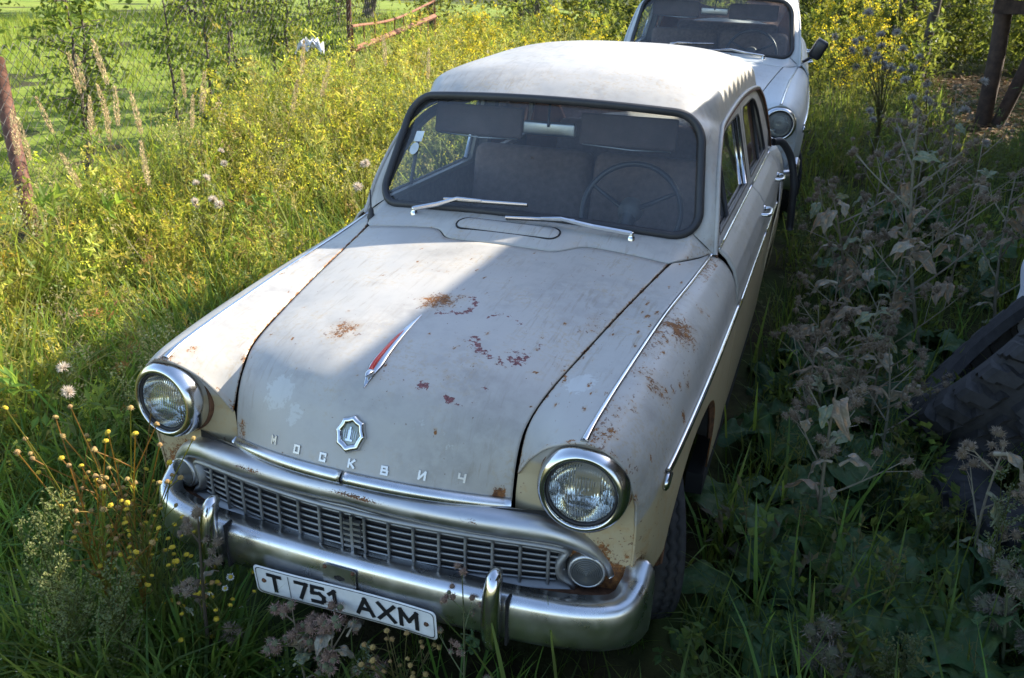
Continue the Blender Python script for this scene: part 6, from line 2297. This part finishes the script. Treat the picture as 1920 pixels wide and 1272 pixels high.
# ------------------------------------------------------------------ chain link fence with its posts
F0 = np.array([-3.98, 2.55])
F1 = np.array([-4.75, 9.0])
fl = np.linalg.norm(F1 - F0)
fdir = (F1 - F0) / fl
fence = thing('chain_link_fence', 'sagging grey chain link fence along the left edge of the plot', 'fence', (F0[0], F0[1], float(ground_z(*F0))))
cell = .085
nw = int(fl / cell)
rows = int(1.35 / (cell / 2))
VV, FF, b = [], [], 0
for i in range(-8, nw + 1):
    k = np.arange(rows + 1)
    s = i * cell + (k % 2) * cell / 2 + cell / 4
    off = np.where(k % 2, 1, -1) * .0
    z = .05 + k * cell / 2
    sag = .03 * np.sin(s * 2.1) + .012 * np.sin(s * 5.7 + z * 3)
    # two interlaced wires, one zigzag each way
    for sg in (1,):
        x = s * fdir[0] - fdir[1] * sag * .6
        y = s * fdir[1] + fdir[0] * sag * .6
        zz = z + ground_z(F0[0] + s * fdir[0], F0[1] + s * fdir[1]) - ground_z(*F0) - .02 * np.sin(s * 1.9) ** 2
        V, F = tube_geo(np.stack([x, y, zz], -1), .0024, 3, cap=False)
        VV.append(V)
        FF.append(F[0] + b)
        b += len(V)
        V2 = V.copy()
        s2 = (i + 1) * cell - (k % 2) * cell / 2 + cell / 4
        x = s2 * fdir[0] - fdir[1] * sag * .6 + .003
        y = s2 * fdir[1] + fdir[0] * sag * .6
        V, F = tube_geo(np.stack([x, y, zz], -1), .0024, 3, cap=False)
        VV.append(V)
        FF.append(F[0] + b)
        b += len(V)
wm = mk('wire_mesh', np.concatenate(VV), [np.concatenate(FF)], MAT['wire'], fence, False)
wm['kind'] = 'stuff'
tube('post', np.array([(.40, -.26, -.35), (.18, -.08, .05), (-.03, .09, .46), (-.23, .25, .86), (-.41, .40, 1.25)]), .050, MAT['rustpipe'], fence, 16)
for s in (5.6,):
    x, y = fdir * s
    dz = float(ground_z(F0[0] + x, F0[1] + y) - ground_z(*F0))
    tube('post', np.array([(x - .06, y, dz - .2), (x - .05, y, dz + .7), (x - .02, y, dz + 1.5)]), .030, MAT['rustpipe'], fence, 12)

# rusty welded frame standing at the far end of the fence
fr = thing('rusty_frame', 'orange rusted angle iron frame with thin bars at the end of the fence', 'metal frame', (-4.35, 7.6, float(ground_z(-4.35, 7.6))))
A = np.array([.0, .0, .62])
B = np.array([-.55, 3.4, .86])
A2, B2 = A + [0, 0, .26], B + [0, 0, .17]
Vb, Fb = tube_geo(np.array([A, B]), .038, 4)
mk('lower_rail', Vb, Fb, MAT['rustlight'], fr, False)
tube('upper_rail', cr(np.array([A2, A2 * .55 + B2 * .45 + [0, 0, -.05], B2 + [0, 0, .05]]), np.linspace(0, 2, 14)), .016, MAT['rustlight'], fr, 8)
for q in np.linspace(0, 1, 10):
    a_ = A + (B - A) * q
    tube('bar', np.array([a_ + [0, 0, -.62 if q in (0.0, 1.0) else -.3], a_ + [0, 0, .24 - .06 * q + .02 * math.sin(q * 9)]]), .014 if q in (0.0, 1.0) else .009, MAT['rustlight'], fr, 6)
# scrap of white plastic caught in the weeds by the frame
u_ = np.linspace(-1, 1, 16)
UU, VV_ = np.meshgrid(u_, u_[:11], indexing='ij')
V = np.stack([UU * .12 * (1 - .3 * VV_), VV_ * .03 + .025 * np.sin(UU * 9 + VV_ * 4), -.03 * UU ** 2 + .03 * VV_ + .035 * np.sin(UU * 7 - VV_ * 6) + .02 * np.sin(UU * 17 + VV_ * 11)], -1).reshape(-1, 3)
o = mk('plastic_scrap', V + [-3.62, 5.6, float(ground_z(-3.62, 5.6)) + .93], [gridf(16, 11)], MAT['sack'], None, True)
tag(o, 'torn white plastic scrap caught on the weeds near the rusty frame', 'plastic scrap')

# wooden picket fence far across the lawn
pk = thing('picket_fence', 'dark wooden picket fence across the far side of the lawn', 'fence', (-15.2, 17.2, float(ground_z(-15.2, 17.2))))
V, F = boxes([(-.045, .045, -.012, .012, 0, 1.25)])
me = mk('picket', V, F, MAT['wood'], None, False)
pm_ = me.data
bpy.data.objects.remove(me)
for k in range(17):
    put(pm_, 'picket', pk, (k * .15, k * .04, rng.normal(0, .02)), (0, rng.normal(0, .02), .26))
V, F = boxes([(-.1, 2.6, .014, .06, .3, .36), (-.1, 2.6, .014, .06, .9, .96)])
rl = mk('rail', V, F, MAT['wood'], pk, False)
rl.rotation_euler = (0, 0, .26)

# ------------------------------------------------------------------ open shed on the right, its eave shades the car
EX, EZ = 2.475, 3.0
shed = thing('open_shed', 'open shed with a corrugated roof on the shaded right side of the yard', 'shed', (4.6, 3.5, 0))
ny = 420
yy = np.linspace(-3.0, 11.2, ny)
xx = np.linspace(0, 1, 5)
px = [EX - 4.6, EX - 4.6 + .6, 0.4, 1.6, 3.4]
pz = [EZ, EZ + .15, EZ + .65, EZ + .95, EZ + 1.4]
V = np.array([[(px[i], y - 3.5, pz[i] + 0.027 * math.sin(y * 2 * math.pi / .15)) for i in range(5)] for y in yy])
mk('roof_sheet', V.reshape(-1, 3), [gridf(ny, 5)], MAT['zinc'], shed, True, None, .004)
V, F = boxes([(EX - 4.6 - .012, EX - 4.6 + .012, -6.5, .18, EZ - .16, EZ + .034)])
mk('shadow_edge_board', V, F, MAT['plank'], shed, False)  # unseen board added so the eave throws a straight shadow edge on the hood
for y in (-2.5, 1.0, 4.5, 8.0, 10.8):
    V, F = boxes([(-.06, .06, -.06, .06, -.3, 3.55)])
    mk('post', V + [.35, y - 3.5, 0], F, MAT['wood'], shed, False)
    V, F = boxes([(-.0, .06, -.03, .03, 0, 0)])
    V = np.array([(EX - 4.55, -.03, EZ - .17), (EX - 4.55, .03, EZ - .17), (.35, .03, EZ + .47), (.35, -.03, EZ + .47), (EX - 4.55, -.03, EZ - .05), (EX - 4.55, .03, EZ - .05), (.35, .03, EZ + .58), (.35, -.03, EZ + .58)]) + [0, y - 3.5, 0]
    mk('rafter', V, [np.array([[0, 1, 2, 3], [7, 6, 5, 4], [0, 4, 5, 1], [1, 5, 6, 2], [2, 6, 7, 3], [3, 7, 4, 0]])], MAT['wood'], shed, False)
for k in range(88):
    V, F = boxes([(1.55, 1.58, -.074, .074, -.2, 3.9)])
    o = mk('plank', V, F, MAT['plank'], shed, False) if k == 0 else put(pln, 'plank', shed)
    pln = o.data
    o.location = (rng.normal(0, .006), k * .158 - 6.3, rng.normal(0, .02))

# low lean-to at the back right: two dark posts and a corrugated eave
lt = thing('lean_to', 'low lean-to at the back right with two dark wooden posts and a wavy sheet eave', 'lean-to', (2.75, 9.2, float(ground_z(2.75, 9.2))))
for (a_, b_, r) in [((-.22, .0, -.1), (-.30, .1, 1.75), .085), ((-.10, .02, -.1), (.30, .2, 1.75), .07)]:
    V, F = tube_geo(cr(np.array([a_, tuple((np.array(a_) + np.array(b_)) / 2 + [.03, 0, 0]), b_]), np.linspace(0, 2, 9)), r, 9)
    mk('post', V, F, MAT['wood'], lt)
yy = np.linspace(-.42, 3.2, 160)
V = np.array([[(q, -.35 + d, 1.34 + d * .28 + .022 * math.sin(q * 2 * math.pi / .11)) for d in (0, .4, .8, 1.2)] for q in yy])
mk('roof_sheet', V.reshape(-1, 3), [gridf(160, 4)], MAT['zinc'], lt, True, None, .004)
V, F = boxes([(-.40, 3.2, -.30, -.20, 1.16, 1.29)])
mk('beam', V, F, MAT['wood'], lt, False)

# large tree whose crown dapples the white car
p = thing('yard_tree', 'leafy yard tree rising behind the shed on the right', 'tree', (5.2, 11.2, .45), .4)
tr_, crn = tree_meshes(6.2, 1.5, (.45, 1.0), 60, 42, .15, .09, [(.05, .085, .02), (.07, .11, .025)], .12, (.08, .06, .05), 21)
put(tr_, 'trunk', p)
put(crn, 'crown', p)


# ------------------------------------------------------------------ old tyres and the white sack
def big_tyre(name, label, loc, rot, Rr=.47, w=.13):
    seg = 240
    prof = [(Rr - .20, -.6), (Rr - .19, -.85), (Rr - .12, -1.0), (Rr - .05, -.97), (Rr - .012, -.90), (Rr, -.78), (Rr, -.60), (Rr, -.40), (Rr, -.22), (Rr, -.05), (Rr, .05), (Rr, .22), (Rr, .40), (Rr, .60), (Rr, .78),
            (Rr - .012, .90), (Rr - .05, .97), (Rr - .12, 1.0), (Rr - .19, .85), (Rr - .20, .6), (Rr - .17, .6), (Rr - .05, .8), (Rr - .03, 0), (Rr - .05, -.8), (Rr - .17, -.6)]
    V, F = lathe([(r, h * w) for r, h in prof], seg, 'x')
    V = V.reshape(len(prof), seg, 3)
    for i in range(3, 17):
        e = abs(prof[i][1])
        ph = (np.arange(seg) + e * 8 + (5 if prof[i][1] > 0 else 0)) % 10
        groove = (ph < 3.4) | (e < .06)
        if .30 < e < .45:
            groove = groove | (ph > 8.5)
        k = np.where(groove, 1 - .050 / Rr, 1.0)
        V[i, :, 1:] *= k[:, None]
    V = V.reshape(-1, 3)
    o = mk(name, V, [orient(V, F, (0, 0, 0))], MAT['tyre'], None, False)
    # outward normals on a ring: recompute against the ring centre line
    c = V.reshape(len(prof), seg, 3)
    o.location = loc
    o.rotation_mode = 'QUATERNION'
    o.rotation_quaternion = Vector((1, 0, 0)).rotation_difference(Vector(rot))
    tag(o, label, 'tyre', 'old truck tyres on the right')
    return o


big_tyre('old_tyre', 'worn lugged tyre leaning upright in the dark at the right edge', (1.83, 2.08, .45), (-.80, .20, .56), .46, .15)
big_tyre('old_tyre', 'old tyre lying flat under the leaning one at the right edge', (1.98, 1.58, .12), (-.08, .05, 1.0), .44, .12)
# sack: draped cloth, folded
nu, nv = 44, 40
u = np.linspace(0, 1, nu)
v = np.linspace(0, 2 * np.pi, nv, endpoint=False)
V = np.zeros((nu, nv, 3))
for i in range(nu):
    q = u[i]
    r = .20 * (math.sin(math.pi * min(1, q * .62 + .08)) ** .45) * (1 - .72 * max(0, q - .70) / .30)
    rr_ = r * (1 + .07 * np.sin(v * 4 + q * 6) + .05 * np.sin(v * 9 - q * 13) + .04 * np.sin(v * 15 + q * 21) * q)
    V[i, :, 0] = np.cos(v) * rr_ * 1.1 + .16 * q ** 2
    V[i, :, 1] = np.sin(v) * rr_ * .8 - .05 * q
    V[i, :, 2] = q * .78 - .02 * np.abs(np.cos(v)) * (q < .1)
Vf = V.reshape(-1, 3) + [2.04, 2.52, .40]
sk = mk('white_sack', Vf, [orient(Vf, gridf(nu, nv, 0, False, True), Vf.mean(0)), np.arange(nv)[None], (np.arange(nv) + (nu - 1) * nv)[::-1][None]], MAT['sack'])
tag(sk, 'crumpled white cloth sack resting on the tyres at the right edge', 'sack')
